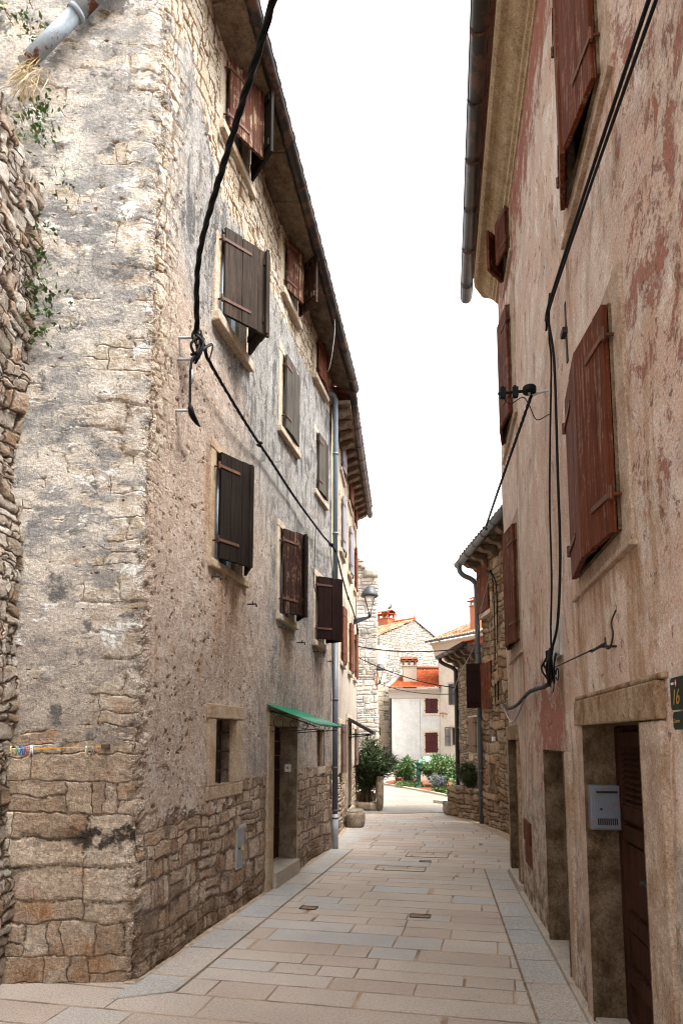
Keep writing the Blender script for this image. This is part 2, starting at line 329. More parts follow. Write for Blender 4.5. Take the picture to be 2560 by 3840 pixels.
def mat_metal(name, a, rust=(.22, .07, .025), k=.3, rough=.5, metal=.0, sc=5, thr=.54):
    t = T(name); p = t.obj(); n1 = t.noise(p, sc, 6, .7); n2 = t.noise(p, sc * 9, 4, .7)
    col = t.mix(t.mul(t.ss(n1, thr, thr + .06), k), a, rust)
    col = t.bright(col, t.ss(n2, .2, .8, .82, 1.12))
    return t.fin(col, rough, t.mul(n2, .002), 1.0, metal=metal, spec=.4)

def mat_plain(name, a, rough=.6, spec=.3, metal=0.0, var=.15):
    t = T(name); n = t.noise(t.obj(), 12, 4, .65)
    return t.fin(t.bright(a, t.ss(n, .25, .75, 1 - var, 1 + var)), rough, None, metal=metal, spec=spec)

def mat_tile(name, a, b, c, k=.5):
    t = T(name); p = t.uv(); x = t.sep(p)
    wn = t.sep(t.N('TexWhiteNoise', {'Vector': t.comb(t.M('FLOOR', x[0]), t.M('FLOOR', x[1]))}, out=1))
    n1 = t.noise(p, 2.0, 5, .7)
    col = pal3(t, t.add(t.mul(wn[0], k * 1.2), t.mul(t.sub(n1, .3), .5)), a, b, c)
    col = t.bright(col, t.ss(t.noise(p, 7, 5, .7), .25, .75, .7, 1.15))
    return t.fin(col, .85, t.mul(n1, .02), .3, spec=.2)

def mat_leaf(name, a, b):
    t = T(name); n = t.noise(t.obj(), 7, 3, .6)
    g = t.N('NewGeometry', out=8)
    col = t.mix(t.add(t.mul(g, .55), t.mul(n, .45)), a, b)
    m = t.fin(col, .5, None, spec=.35)
    t.b.inputs['Transmission Weight'].default_value = 0.0
    t.b.inputs['Subsurface Weight'].default_value = 0.0
    return m

MAT = dict(
    end=mat_end_wall(), street=mat_street_wall(), farpl=mat_far_plaster(), pink=mat_pink(),
    rubL=rubble('dark_rubble', (.19, .125), ((.17, .14, .11), (.33, .29, .245), (.48, .455, .42)), (.09, .06, .042), (.003, .015), .05, .35, .5, grimecol=(.19, .185, .18), warp=1.3),
    s1=rubble('brown_rubble', (.36, .19), ((.17, .115, .072), (.30, .222, .155), (.42, .35, .265)), (.10, .07, .048), (.002, .013), .045, .45, .25, warp=1.25),
    s2=rubble('small_rubble', (.22, .095), ((.19, .14, .10), (.30, .24, .185), (.40, .345, .285)), (.13, .10, .078), (.002, .012), .03, .25, .25),
    tower=rubble('pale_rubble', (.40, .22), ((.28, .255, .22), (.42, .385, .335), (.52, .49, .445)), (.24, .21, .175), (.0, .012), .05, .15, .6, grimecol=(.27, .27, .27)),
    gable=rubble('white_rubble', (.42, .21), ((.29, .265, .22), (.40, .38, .345), (.47, .455, .425)), (.15, .13, .105), (.004, .022), .03, .12, .15, disp=False),
    white=mat_render('white_limewash', (.42, .41, .385), (.50, .49, .47), .3),
    pale=mat_render('pale_peach_limewash', (.48, .415, .345), (.55, .49, .42), .3),
    trim=mat_trim('pale_limestone', (.44, .36, .27), (.58, .50, .40), (.36, .20, .08), .5),
    trimd=mat_trim('brown_stained_stone', (.24, .145, .075), (.43, .325, .225), (.13, .06, .02), .75),
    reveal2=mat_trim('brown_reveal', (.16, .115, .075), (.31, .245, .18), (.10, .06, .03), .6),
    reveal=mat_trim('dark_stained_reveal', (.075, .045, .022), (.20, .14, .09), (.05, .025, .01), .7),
    trimy=mat_trim('ochre_stone', (.36, .265, .17), (.47, .375, .275), (.30, .17, .07), .5),
    trimp=mat_trim('greyed_pink_render', (.38, .265, .19), (.52, .415, .33), (.26, .15, .075), .5),
    corn=mat_trim('ochre_cornice', (.37, .27, .16), (.48, .38, .25), (.25, .165, .09), .5, 30),
    slab=mat_trim('eaves_slab', (.12, .085, .06), (.23, .175, .125), (.07, .045, .028), .6),
    conc=mat_trim('smooth_concrete', (.42, .35, .285), (.50, .43, .36), (.36, .27, .2), .25, 90),
    wblack=mat_wood('dark_shutter_wood', (.010, .0075, .006), (.022, .016, .012)),
    wgrey=mat_wood('weathered_shutter_wood', (.022, .016, .012), (.058, .042, .031), (.10, .05, .026), .35),
    wgrey2=mat_wood('silver_shutter_wood', (.045, .039, .033), (.105, .09, .076)),
    wred=mat_wood('oxblood_shutter_wood', (.080, .020, .009), (.145, .044, .020), (.25, .165, .13), .5),
    wredd=mat_wood('deep_brown_shutter_wood', (.014, .0062, .0055), (.026, .0115, .0095)),
    wpeel=mat_wood('peeling_brown_wood', (.024, .011, .008), (.045, .022, .016), (.20, .13, .085), .8),
    wrust=mat_wood('sunbleached_red_wood', (.060, .022, .013), (.11, .042, .024), (.36, .28, .19), .75),
    wbrown=mat_wood('pale_brown_wood', (.17, .11, .078), (.24, .165, .12)),
    wlouv=mat_wood('grey_louvre_wood', (.07, .068, .072), (.11, .105, .108)),
    wtan=mat_wood('ochre_louvre_wood', (.21, .12, .06), (.30, .18, .095)),
    wfar=mat_wood('faded_far_shutter', (.115, .068, .056), (.17, .11, .092)),
    wfarp=mat_wood('mauve_far_shutter', (.20, .18, .20), (.27, .25, .27)),
    wmar=mat_wood('maroon_shutter_wood', (.05, .014, .014), (.075, .024, .023)),
    door=mat_wood('old_door_wood', (.028, .011, .0065), (.060, .025, .015)),
    iron=mat_metal('black_iron', (.010, .008, .0075), (.06, .02, .009), .35, .7),
    rust=mat_metal('rusty_iron', (.09, .04, .025), (.22, .07, .025), .6, .75),
    gutL=mat_metal('brown_painted_gutter', (.020, .0165, .0155), (.13, .062, .04), .6, .42, 0, 6, .52),
    zinc=mat_metal('grey_zinc', (.085, .095, .112), (.07, .055, .05), .2, .45),
    zincb=mat_metal('pale_blue_zinc', (.15, .195, .235), (.12, .12, .12), .2, .45),
    gutD=mat_metal('dark_brown_gutter', (.03, .022, .02), (.07, .04, .03), .2, .35),
    pipe=mat_metal('flaking_painted_pipe', (.235, .28, .32), (.10, .032, .014), 1.0, .65, 0, 5, .53),
    cable=mat_plain('black_cable', (.005, .005, .0055), .6, .15),
    tape=mat_plain('grey_steel', (.33, .34, .35), .4, .5),
    glass=mat_plain('dark_window_glass', (.02, .024, .028), .12, .5),
    casement=mat_plain('pale_blue_casement', (.45, .55, .63), .5),
    void=mat_plain('dark_interior', (.02, .016, .013), .9),
    tileo=mat_tile('orange_roof_tile', (.26, .048, .016), (.36, .075, .024), (.43, .13, .05)),
    tileold=mat_tile('mixed_old_roof_tile', (.22, .12, .07), (.47, .24, .12), (.62, .44, .28), .9),
    tiled=mat_tile('red_roof_tile', (.12, .045, .028), (.20, .07, .038), (.26, .12, .075), .8),
    green=mat_plain('green_corrugated_plastic', (.012, .30, .155), .45, .4),
    awn=mat_plain('dark_brown_canopy', (.022, .014, .012), .6),
    mail=mat_metal('grey_letterbox_paint', (.13, .145, .18), (.20, .09, .04), .5, .4, .15, 16),
    grey=mat_plain('grey_cabinet_paint', (.22, .225, .23), .5),
    boxg=mat_plain('pale_grey_box', (.42, .40, .37), .5),
    lamp=mat_plain('grey_lamp_paint', (.04, .043, .05), .5, .35),
    lens=mat_plain('clear_lamp_glass', (.5, .5, .5), .2, .5),
    hyd=mat_plain('green_hydrant_paint', (.006, .06, .05), .4, .45),
    sgreen=mat_plain('dark_green_enamel', (.002, .016, .009), .5, .15),
    gold=mat_plain('ochre_lettering', (.30, .17, .035), .5), wht=mat_plain('white_paint', (.75, .75, .74), .5),
    redp=mat_plain('red_paint', (.5, .04, .03), .5), yel=mat_plain('yellow_paint', (.75, .5, .03), .5),
    blue=mat_plain('blue_plastic', (.03, .16, .42), .4), gpl=mat_plain('pale_green_plastic', (.16, .30, .20), .6),
    ylp=mat_plain('yellow_plastic', (.7, .62, .25), .4), mau=mat_plain('mauve_plastic', (.28, .12, .2), .4),
    grp=mat_plain('grey_plastic', (.2, .2, .2), .4), rope=mat_plain('orange_cord', (.72, .36, .03), .6),
    terr=mat_plain('terracotta', (.42, .12, .05), .8), orange=mat_plain('orange_pipe_paint', (.34, .105, .045), .5),
    leafd=mat_leaf('dark_leaf', (.022, .05, .014), (.075, .125, .03)), leafm=mat_leaf('mid_leaf', (.020, .060, .012), (.065, .14, .03)),
    leafl=mat_leaf('pale_leaf', (.05, .095, .022), (.12, .18, .055)), leafs=mat_leaf('dull_evergreen_leaf', (.022, .032, .012), (.05, .062, .025)),  # leafs is the darkest, dullest of the leaf greens
    lav=mat_leaf('lavender_flower', (.20, .19, .30), (.36, .33, .46)), pinkf=mat_leaf('pink_flower', (.5, .05, .12), (.62, .2, .3)),
    straw=mat_leaf('dry_straw', (.30, .21, .095), (.44, .34, .19)), bark=mat_plain('brown_stem', (.10, .068, .04), .9),
    soil=mat_trim('red_soil', (.13, .04, .018), (.19, .065, .03), (.09, .03, .015), .5, 30),
    bird=mat_plain('grey_feathers', (.08, .09, .11), .7),
    trough=mat_trim('trough_stone', (.22, .165, .115), (.40, .33, .25), (.13, .09, .06), .6, 30),
    ashlar=mat_trim('cream_ashlar', (.47, .385, .28), (.54, .47, .37), (.40, .28, .17), .35, 14),
)
MAT['green'].node_tree.nodes['Principled BSDF'].inputs['Transmission Weight'].default_value = .45
PAVC = ((.44, .355, .295), (.465, .385, .325), (.49, .42, .36), (.47, .42, .375), (.42, .408, .395))
MAT['pave'] = mat_paving('street_paving_stone', R(12.5), .285, .78, (.46, .385, .32), PAVC)
MAT['plaza'] = mat_paving('plaza_paving_stone', R(-9), .36, 1.1, (.26, .225, .185), ((.215, .185, .15), (.24, .21, .172), (.262, .232, .195), (.25, .23, .205), (.232, .225, .212)), (.19, .145, .105))
EDC = ((.45, .385, .33), (.43, .39, .35), (.41, .395, .375), (.43, .40, .37), (.38, .38, .375))
MAT['edge'] = mat_paving('edge_paving_stone', R(12.5), .55, 80, (.36, .33, .29), EDC)
MAT['edger'] = mat_paving('edge_paving_stone_right', R(7.9), .52, 80, (.34, .33, .31), EDC)
MAT['jointd'] = mat_trim('joint_sand_dark', (.16, .11, .075), (.30, .215, .15), (.12, .08, .055), .4, 30)
MAT['earth'] = mat_trim('dusty_earth', (.36, .27, .19), (.44, .34, .25), (.3, .22, .15), .3, 12)

# ------------------------------------------------------------------ mesh helper
class MB:
    def __init__(s): s.v = []; s.f = []; s.mi = []; s.uvs = []; s.sm = []
    def face(s, idx, mi=0, uv=None, smooth=False): s.f.append(tuple(idx)); s.mi.append(mi); s.uvs.append(uv); s.sm.append(smooth)
    def quad(s, a, b, c, d, mi=0, uv=None):
        i = len(s.v); s.v += [Vector(a), Vector(b), Vector(c), Vector(d)]; s.face((i, i + 1, i + 2, i + 3), mi, uv)
    def hexa(s, p, mi=0):   # p: 8 points, bottom 4 ccw then top 4
        i = len(s.v); s.v += [Vector(q) for q in p]
        for f in ((3, 2, 1, 0), (4, 5, 6, 7), (0, 1, 5, 4), (1, 2, 6, 5), (2, 3, 7, 6), (3, 0, 4, 7)): s.face([i + k for k in f], mi)
    def obox(s, o, ax, ay, az, mi=0):   # corner + three edge vectors
        o, ax, ay, az = map(Vector, (o, ax, ay, az))
        if ax.cross(ay).dot(az) < 0: o = o + ax; ax = -ax
        s.hexa([o, o + ax, o + ax + ay, o + ay, o + az, o + ax + az, o + ax + ay + az, o + ay + az], mi)
    def cbox(s, c, size, rz=0, mi=0):
        m = Matrix.Rotation(rz, 3, 'Z'); x, y, z = (m @ Vector((size[0], 0, 0)), m @ Vector((0, size[1], 0)), Vector((0, 0, size[2])))
        s.obox(Vector(c) - (x + y + z) / 2, x, y, z, mi)
    def tube(s, pts, r, seg=8, mi=0, cap=True):
        pts = [Vector(p) for p in pts]; n = len(pts); rs = ([r[min(int(i * len(r) / n), len(r) - 1)] for i in range(n)] if isinstance(r, (list, tuple)) else [r] * n)
        t0 = (pts[1] - pts[0]).normalized(); up = Vector((0, 0, 1)) if abs(t0.z) < .9 else Vector((1, 0, 0))
        nx = t0.cross(up).normalized(); rings = []
        for k, p in enumerate(pts):
            a = pts[max(k - 1, 0)]; b = pts[min(k + 1, n - 1)]; t = (b - a).normalized()
            nx = (nx - t * nx.dot(t)).normalized(); ny = t.cross(nx); i = len(s.v)
            for j in range(seg):
                an = 2 * math.pi * j / seg; s.v.append(p + (nx * math.cos(an) + ny * math.sin(an)) * rs[k])
            rings.append(i)
        for k in range(n - 1):
            for j in range(seg):
                j2 = (j + 1) % seg; s.face((rings[k] + j, rings[k] + j2, rings[k + 1] + j2, rings[k + 1] + j), mi, smooth=True)
        if cap:
            s.face([rings[0] + j for j in range(seg)][::-1], mi); s.face([rings[-1] + j for j in range(seg)], mi)
    def lathe(s, c, prof, seg=16, mi=0, smooth=True):
        c = Vector(c); i0 = len(s.v)
        for (r, z) in prof:
            for j in range(seg):
                a = 2 * math.pi * j / seg; s.v.append(c + Vector((r * math.cos(a), r * math.sin(a), z)))
        for k in range(len(prof) - 1):
            for j in range(seg):
                j2 = (j + 1) % seg; s.face((i0 + k * seg + j, i0 + k * seg + j2, i0 + (k + 1) * seg + j2, i0 + (k + 1) * seg + j), mi, smooth=smooth)
        s.face([i0 + j for j in range(seg)][::-1], mi); e = i0 + (len(prof) - 1) * seg; s.face([e + j for j in range(seg)], mi)
    def prism(s, prof, path, mi=0, smooth=False):
        """prof(o, z) swept along path frames [(P, n)]: closed profile"""
        rings = []
        for (P, n) in path:
            i = len(s.v)
            for (o, z) in prof: s.v.append(Vector(P) + Vector(n) * o + Vector((0, 0, z)))
            rings.append(i)
        m = len(prof)
        for k in range(len(path) - 1):
            for j in range(m):
                j2 = (j + 1) % m; s.face((rings[k] + j, rings[k + 1] + j, rings[k + 1] + j2, rings[k] + j2), mi, smooth=smooth)
        s.face([rings[0] + j for j in range(m)], mi); s.face([rings[-1] + j for j in range(m)][::-1], mi)
    def build(s, name, mats, parent=None, bevel=0, fixn=True):
        if not isinstance(mats, (list, tuple)): mats = [mats]
        org = ORG.get(parent, Vector((0, 0, 0)))
        me = bpy.data.meshes.new(name); me.from_pydata([v - org for v in s.v], [], s.f)
        for m in mats: me.materials.append(MAT[m] if isinstance(m, str) else m)
        me.polygons.foreach_set('material_index', s.mi); me.polygons.foreach_set('use_smooth', s.sm)
        if any(u is not None for u in s.uvs):
            l = me.uv_layers.new(name='UVMap')
            for p, u in zip(me.polygons, s.uvs):
                if u is not None:
                    for li, c in zip(p.loop_indices, u): l.data[li].uv = c
        if bevel or fixn:
            bm = bmesh.new(); bm.from_mesh(me)
            if bevel:
                bmesh.ops.remove_doubles(bm, verts=bm.verts, dist=1e-5)
                es = [e for e in bm.edges if len(e.link_faces) == 2 and e.calc_face_angle(0) > .6]
                bmesh.ops.bevel(bm, geom=es, offset=bevel, segments=2, affect='EDGES', profile=.6)
            if fixn: bmesh.ops.recalc_face_normals(bm, faces=bm.faces)
            bm.to_mesh(me); bm.free()
        me.update(); o = bpy.data.objects.new(name, me); COL.objects.link(o)
        if parent is not None: o.parent = parent; ORG[o] = org
        return o

def thing(name, label, cat, loc=(0, 0, 0), group=None):
    o = bpy.data.objects.new(name, None); COL.objects.link(o); o.location = loc; o.empty_display_size = .2
    ORG[o] = Vector(loc); return tag(o, label, cat, group)
def tag(o, label, cat, group=None):
    o['label'] = label; o['category'] = cat
    if group: o['group'] = group
    return o
def struct(o): o['kind'] = 'structure'; return o

class W:
    """vertical wall frame: s metres along, z up, o metres out of the wall"""
    def __init__(s, A, d, side):
        s.A = Vector((*A[:2], 0)); s.d = Vector((*d[:2], 0)).normalized(); s.n = Vector((s.d.y, -s.d.x, 0)) * side
    def pt(s, a, z, o=0.0): return s.A + s.d * a + s.n * o + Vector((0, 0, z))
    def box(s, mb, s0, s1, z0, z1, o0, o1, mi=0):
        mb.obox(s.pt(s0, z0, o0), s.d * (s1 - s0), s.n * (o1 - o0), Vector((0, 0, z1 - z0)), mi)

def lin(a, b, step):
    n = max(1, int(math.ceil((b - a) / step - 1e-6))); return [a + (b - a) * i / n for i in range(n + 1)]
def cuts(a, b, step, extra):
    ks = sorted({round(k, 4) for k in [a, b] + [e for e in extra if a < e < b]}); out = []
    for p, q in zip(ks, ks[1:]): out += lin(p, q, step)[:-1]
    return out + [ks[-1]]

def wallgrid(name, path, z1, openings, mats, parent, step=.03, zstep=None, ztop=None, z0=0.0, matfn=None, revmi=None, wob=0.0, stepfn=None):
    """path: function s -> (point2d Vector, normal Vector), with .s0 .s1; openings: (s0, s1, z0, z1, depth)"""
    f, s0, s1 = path
    ss = cuts(s0, s1, step, [e for op in openings for e in op[:2]]); zs = cuts(z0, z1, zstep or step, [e for op in openings for e in op[2:4]])
    mb = MB(); idx = {}
    def vert(i, k):
        if (i, k) not in idx:
            p, n = f(ss[i]); w = wob and wob * mnoise.noise(Vector((ss[i] * .9, zs[k] * .9, 3.1)))
            idx[i, k] = len(mb.v); mb.v.append(p + n * w + Vector((0, 0, zs[k])))
        return idx[i, k]
    for i in range(len(ss) - 1):
        sm = (ss[i] + ss[i + 1]) / 2
        for k in range(len(zs) - 1):
            zm = (zs[k] + zs[k + 1]) / 2
            if ztop and zm > ztop(sm): continue
            if any(a < sm < b and c < zm < e for a, b, c, e, *_ in openings): continue
            mb.face((vert(i, k), vert(i + 1, k), vert(i + 1, k + 1), vert(i, k + 1)), matfn(sm, zm) if matfn else 0,
                    ((ss[i], zs[k]), (ss[i + 1], zs[k]), (ss[i + 1], zs[k + 1]), (ss[i], zs[k + 1])), True)
    # orientation: make faces look along the wall normal
    p, n = f(ss[len(ss) // 2]); p2, _ = f(ss[len(ss) // 2] + .01)
    if (p2 - p).cross(Vector((0, 0, 1))).dot(n) < 0:
        mb.f = [tuple(reversed(q)) for q in mb.f]; mb.uvs = [tuple(reversed(u)) for u in mb.uvs]
    flip = (p2 - p).cross(Vector((0, 0, 1))).dot(n) < 0
    mi = revmi if revmi is not None else 0
    for a, b, c, e, dep, *_ in openings:
        pa, na = f(a); pb, nb = f(b); Z = lambda z: Vector((0, 0, z))
        A0, B0 = pa + na * .03, pb + nb * .03; A1, B1 = pa - na * dep, pb - nb * dep
        for q, uvq in (((A1 + Z(c), A0 + Z(c), A0 + Z(e), A1 + Z(e)), ((a - dep, c), (a, c), (a, e), (a - dep, e))),
                  ((B0 + Z(c), B1 + Z(c), B1 + Z(e), B0 + Z(e)), ((b, c), (b + dep, c), (b + dep, e), (b, e))),
                  ((A0 + Z(e), B0 + Z(e), B1 + Z(e), A1 + Z(e)), ((a, e), (b, e), (b, e + dep), (a, e + dep))),
                  ((A1 + Z(c), B1 + Z(c), B0 + Z(c), A0 + Z(c)), ((a, c - dep), (b, c - dep), (b, c), (a, c)))):
            if flip: q = q[::-1]; uvq = uvq[::-1]
            mb.quad(*q, mi, uvq)
    return mb.build(name, mats, parent, fixn=False)

def straight(w, s0, s1): return ((lambda a: (w.A + w.d * a, w.n)), s0, s1)
def bent(w0, w1, r, s0, s1, corner=0.0):
    """path that runs on w0 for s<corner and on w1 for s>corner, with a rounded corner"""
    def f(a):
        k = a - corner
        t = min(max((k + r) / (2 * r), 0), 1); n = (w0.n * (1 - t) + w1.n * t).normalized()
        if k <= -r: return w0.pt(a, 0), w0.n
        if k >= r: return w1.pt(k, 0), w1.n
        P0, P1, C = w0.pt(corner - r, 0), w1.pt(r, 0), w1.pt(0, 0)
        return P0 * (1 - t) ** 2 + C * 2 * t * (1 - t) + P1 * t * t, n
    return (f, s0, s1)

def irregular(mb, c, size, rz=0, amp=.02, mi=0, seed=0):
    """a rough stone block"""
    bm = bmesh.new(); bmesh.ops.create_cube(bm, size=1)
    bmesh.ops.bevel(bm, geom=bm.edges[:], offset=.09, segments=2, affect='EDGES'); bmesh.ops.subdivide_edges(bm, edges=bm.edges[:], cuts=2, use_grid_fill=True)
    m = Matrix.Rotation(rz, 3, 'Z'); i0 = len(mb.v)
    bm.verts.ensure_lookup_table()
    for v in bm.verts:
        p = Vector((v.co.x * size[0], v.co.y * size[1], v.co.z * size[2]))
        p += mnoise.noise_vector(p * 5 + Vector((seed * 7.3, seed, 0))) * amp + mnoise.noise_vector(p * 16 + Vector((seed, 0, 3))) * amp * .4
        mb.v.append(Vector(c) + m @ p)
    for fc in bm.faces: mb.face([i0 + v.index for v in fc.verts], mi, smooth=True)
    bm.free()

# ------------------------------------------------------------------ camera, sky, sun
cam = bpy.data.cameras.new('Camera'); co = bpy.data.objects.new('Camera', cam); COL.objects.link(co)
co.location = (0, 0, 1.75); co.rotation_euler = (R(90 + 6.73), 0, 0)
cam.sensor_fit = 'VERTICAL'; cam.sensor_height = 36; cam.sensor_width = 24; cam.lens = 24; cam.shift_y = .1427
cam.clip_end = 2000; cam.clip_start = .05; SC.camera = co
w = bpy.data.worlds.new('World'); SC.world = w; w.use_nodes = True
nt = w.node_tree; nt.nodes.clear()
SUN_EL, SUN_AZ = R(62), R(118)      # azimuth clockwise from +Y
sky = nt.nodes.new('ShaderNodeTexSky'); sky.sky_type = 'NISHITA'; sky.sun_disc = False
sky.sun_elevation = SUN_EL; sky.sun_rotation = SUN_AZ; sky.air_density = 1.0; sky.dust_density = 6.0; sky.ozone_density = 1.0
hs = nt.nodes.new('ShaderNodeHueSaturation'); hs.inputs['Saturation'].default_value = .0; hs.inputs['Value'].default_value = 1.0
bg = nt.nodes.new('ShaderNodeBackground'); bg.inputs['Strength'].default_value = .15
ow = nt.nodes.new('ShaderNodeOutputWorld')
nt.links.new(sky.outputs[0], hs.inputs['Color']); nt.links.new(hs.outputs[0], bg.inputs[0]); nt.links.new(bg.outputs[0], ow.inputs[0])
sl = bpy.data.lights.new('Sun', 'SUN'); sl.energy = .9; sl.angle = R(10); sl.color = (1, .93, .83)
so = bpy.data.objects.new('Sun', sl); COL.objects.link(so)
sd = Vector((math.sin(SUN_AZ) * math.cos(SUN_EL), math.cos(SUN_AZ) * math.cos(SUN_EL), math.sin(SUN_EL)))
so.rotation_euler = (-sd).to_track_quat('-Z', 'Y').to_euler(); so.location = (0, 0, 30)
SC.view_settings.view_transform = 'Standard'; SC.view_settings.look = 'None'; SC.view_settings.gamma = 1
SC.view_settings.exposure = 2.25
SC.cycles.max_bounces = 8; SC.cycles.diffuse_bounces = 4
SC.cycles.filter_width = 1.1
try: SC.cycles.use_denoising = True
except Exception: pass

# ------------------------------------------------------------------ shared builders
def shutter(w, win, hs_, z0, z1, ln, ang, sgn, mat, o=.035, planks=3, straps=True, hinge='rust', drop=0.0, louvre=False):
    a = R(ang); e = w.d * sgn * math.cos(a) + w.n * math.sin(a); tn = w.n * math.cos(a) - w.d * sgn * math.sin(a)
    mb = MB(); th = .032; P = w.pt(hs_, z0, o); U = Vector((0, 0, 1)); H = z1 - z0
    if louvre:
        for x0 in (0, ln - .05): mb.obox(P + e * x0, e * .05, tn * th, U * H)
        for zz in (0, H * .5 - .03, H - .06): mb.obox(P + e * .05 + U * zz, e * (ln - .1), tn * th, U * .06)
        n = int(H / .05)
        for i in range(n):
            z = .06 + i * (H - .12) / n
            mb.obox(P + e * .05 + U * z + tn * .004, e * (ln - .1), tn * .022 - U * .022, tn * .004 + U * .008)
    else:
        wds = [random.uniform(.8, 1.25) for _ in range(planks)]; k = ln / sum(wds); x = 0
        for wd in wds:
            dz = random.uniform(-.008, .008) + drop * random.uniform(0, 1)
            mb.obox(P + e * (x + .002) + U * dz + tn * random.uniform(-.002, .002), e * (wd * k - .005), tn * th, U * (H + random.uniform(-.01, .006))); x += wd * k
        for zz in (.13, .82): mb.obox(P + e * .03 + U * H * zz - tn * .022, e * (ln - .06), tn * .02, U * .07)
    if straps:
        for zz in (.15, .84):
            q = P + U * H * zz + tn * (th + .001)
            mb.obox(q - e * .03, e * (ln * .62), tn * .007, U * .035, 1)
            mb.tube([q - e * .03 - U * .02 + tn * .004, q - e * .03 + U * .055 + tn * .004], .014, 6, 1)
            mb.tube([q - e * .03 + tn * .004 + U * .01, q - e * .03 - w.n * (.06) + U * .01], .010, 6, 1)
    return mb.build('shutter', [mat, hinge], win, bevel=.003)

def surround(w, win, s0, s1, z0, z1, mat, fw=.11, fo=.035, sill=(.10, .07), lint=None, jam=(1, 1), inn=.02):
    mb = MB(); lt = lint or fw
    if jam[0]: w.box(mb, s0 - fw, s0 + inn, z0, z1, -.06, fo)
    if jam[1]: w.box(mb, s1 - inn, s1 + fw, z0, z1, -.06, fo)
    w.box(mb, s0 - fw - .02, s1 + fw + .02, z1 + .002, z1 + lt, -.06, fo + .004)
    fr = mb.build('frame', mat, win, bevel=.012)
    if sill:
        mb = MB(); w.box(mb, s0 - fw - .03, s1 + fw + .03, z0 - sill[0], z0 - .002, -.06, fo + sill[1]); mb.build('sill', mat, win, bevel=.014)
    return fr

def pane(w, house, s0, s1, z0, z1, dep, name='window', case='casement', glass='glass', bars=True):
    mb = MB(); w.box(mb, s0 - .02, s1 + .02, z0 - .02, z1 + .02, -dep - .01, -dep, 0)
    if bars:
        c = .045; m = (s0 + s1) / 2
        for a, b in ((s0, s0 + c), (s1 - c, s1), (m - c * .6, m + c * .6)): w.box(mb, a, b, z0, z1, -dep, -dep + .035, 1)
        for a, b in ((z0, z0 + c), (z1 - c, z1)): w.box(mb, s0 + c, s1 - c, a, b, -dep, -dep + .033, 1)
    return mb.build(name, [glass, case], house)

def catch(w, win, s, z, flip=1):
    mb = MB(); P = w.pt(s, z, -.02)
    mb.tube([P, w.pt(s, z, .11)], .008, 6); mb.tube([w.pt(s, z, .11), w.pt(s, z - .035, .115)], .008, 6); mb.tube([w.pt(s, z - .012, .07), w.pt(s, z + .03, .07)], .007, 6)
    return mb.build('shutter_catch', 'iron', win)

def poly(pts, n=8):
    """Catmull-Rom through points"""
    P = [Vector(p) for p in pts]; P = [P[0] * 2 - P[1]] + P + [P[-1] * 2 - P[-2]]; out = []
    for i in range(1, len(P) - 2):
        a, b, c, d = P[i - 1:i + 3]
        for k in range(n):
            t = k / n; out.append(.5 * ((2 * b) + (c - a) * t + (2 * a - 5 * b + 4 * c - d) * t * t + (3 * b - a - 3 * c + d) * t ** 3))
    return out + [P[-2]]

def twisted(mb, pts, r, pitch, strands=3, mi=0, seg=6):
    pts = [Vector(p) for p in pts]; L = 0; rows = [[] for _ in range(strands)]
    t0 = (pts[1] - pts[0]).normalized(); nx = t0.cross(Vector((.3, .2, 1))).normalized()
    # resample
    fine = [pts[0]]
    for a, b in zip(pts, pts[1:]):
        n = max(1, int((b - a).length / (pitch / 7)))
        fine += [a + (b - a) * (i + 1) / n for i in range(n)]
    for i, p in enumerate(fine):
        t = (fine[min(i + 1, len(fine) - 1)] - fine[max(i - 1, 0)]).normalized(); nx = (nx - t * nx.dot(t)).normalized(); ny = t.cross(nx)
        if i: L += (p - fine[i - 1]).length
        for k in range(strands):
            a = 2 * math.pi * (L / pitch + k / strands); rows[k].append(p + (nx * math.cos(a) + ny * math.sin(a)) * r * 1.02)
    for rw in rows: mb.tube(rw, r, seg, mi)

def gutter(name, pts, r, mat, parent, brk=None, bm='rust'):
    """half-round gutter along points, open upwards, with brackets"""
    pts = [Vector(p) for p in pts]; mb = MB(); rings = []
    t = (pts[-1] - pts[0]).normalized(); side = t.cross(Vector((0, 0, 1))).normalized(); n = 9
    for p in pts:
        ring = []
        for rr in (r, r * .9):
            for j in range(n):
                a = math.pi * j / (n - 1); ring.append(p + side * math.cos(a) * rr - Vector((0, 0, 1)) * math.sin(a) * rr)
        i = len(mb.v); mb.v += ring; rings.append(i)
    for a, b in zip(rings, rings[1:]):
        for o, fl in ((0, 0), (n, 1)):
            for j in range(n - 1):
                q = (a + o + j, a + o + j + 1, b + o + j + 1, b + o + j); mb.face(q if not fl else q[::-1], 0, smooth=True)
        for j in (0, n - 1): mb.face((a + j, b + j, b + n + j, a + n + j), 0)
    for e, rv in ((rings[0], 0), (rings[-1], 1)):
        f = [e + j for j in range(n)]; mb.face(f if rv else f[::-1], 0)
    # bead along the outer edge, seams and hangers
    for a, b in zip(pts, pts[1:]):
        for sg in (1, -1): mb.tube([a + side * r * sg, b + side * r * sg], r * .1, 6)
        L = (b - a).length; k = max(1, int(L / (brk or .55)))
        for i in range(k):
            c = a + (b - a) * ((i + .5) / k); tt = (b - a).normalized()
            prev = None
            for j in range(n):
                an = math.pi * j / (n - 1); q = c + side * math.cos(an) * r * 1.05 - Vector((0, 0, 1)) * math.sin(an) * r * 1.05
                if prev is not None: mb.obox(prev - tt * .012, tt * .024, q - prev, (((q + prev) / 2 - c).normalized()) * .006, 1 if i % 2 else 0)
                prev = q
    return mb.build(name, [mat, bm], parent, fixn=False)

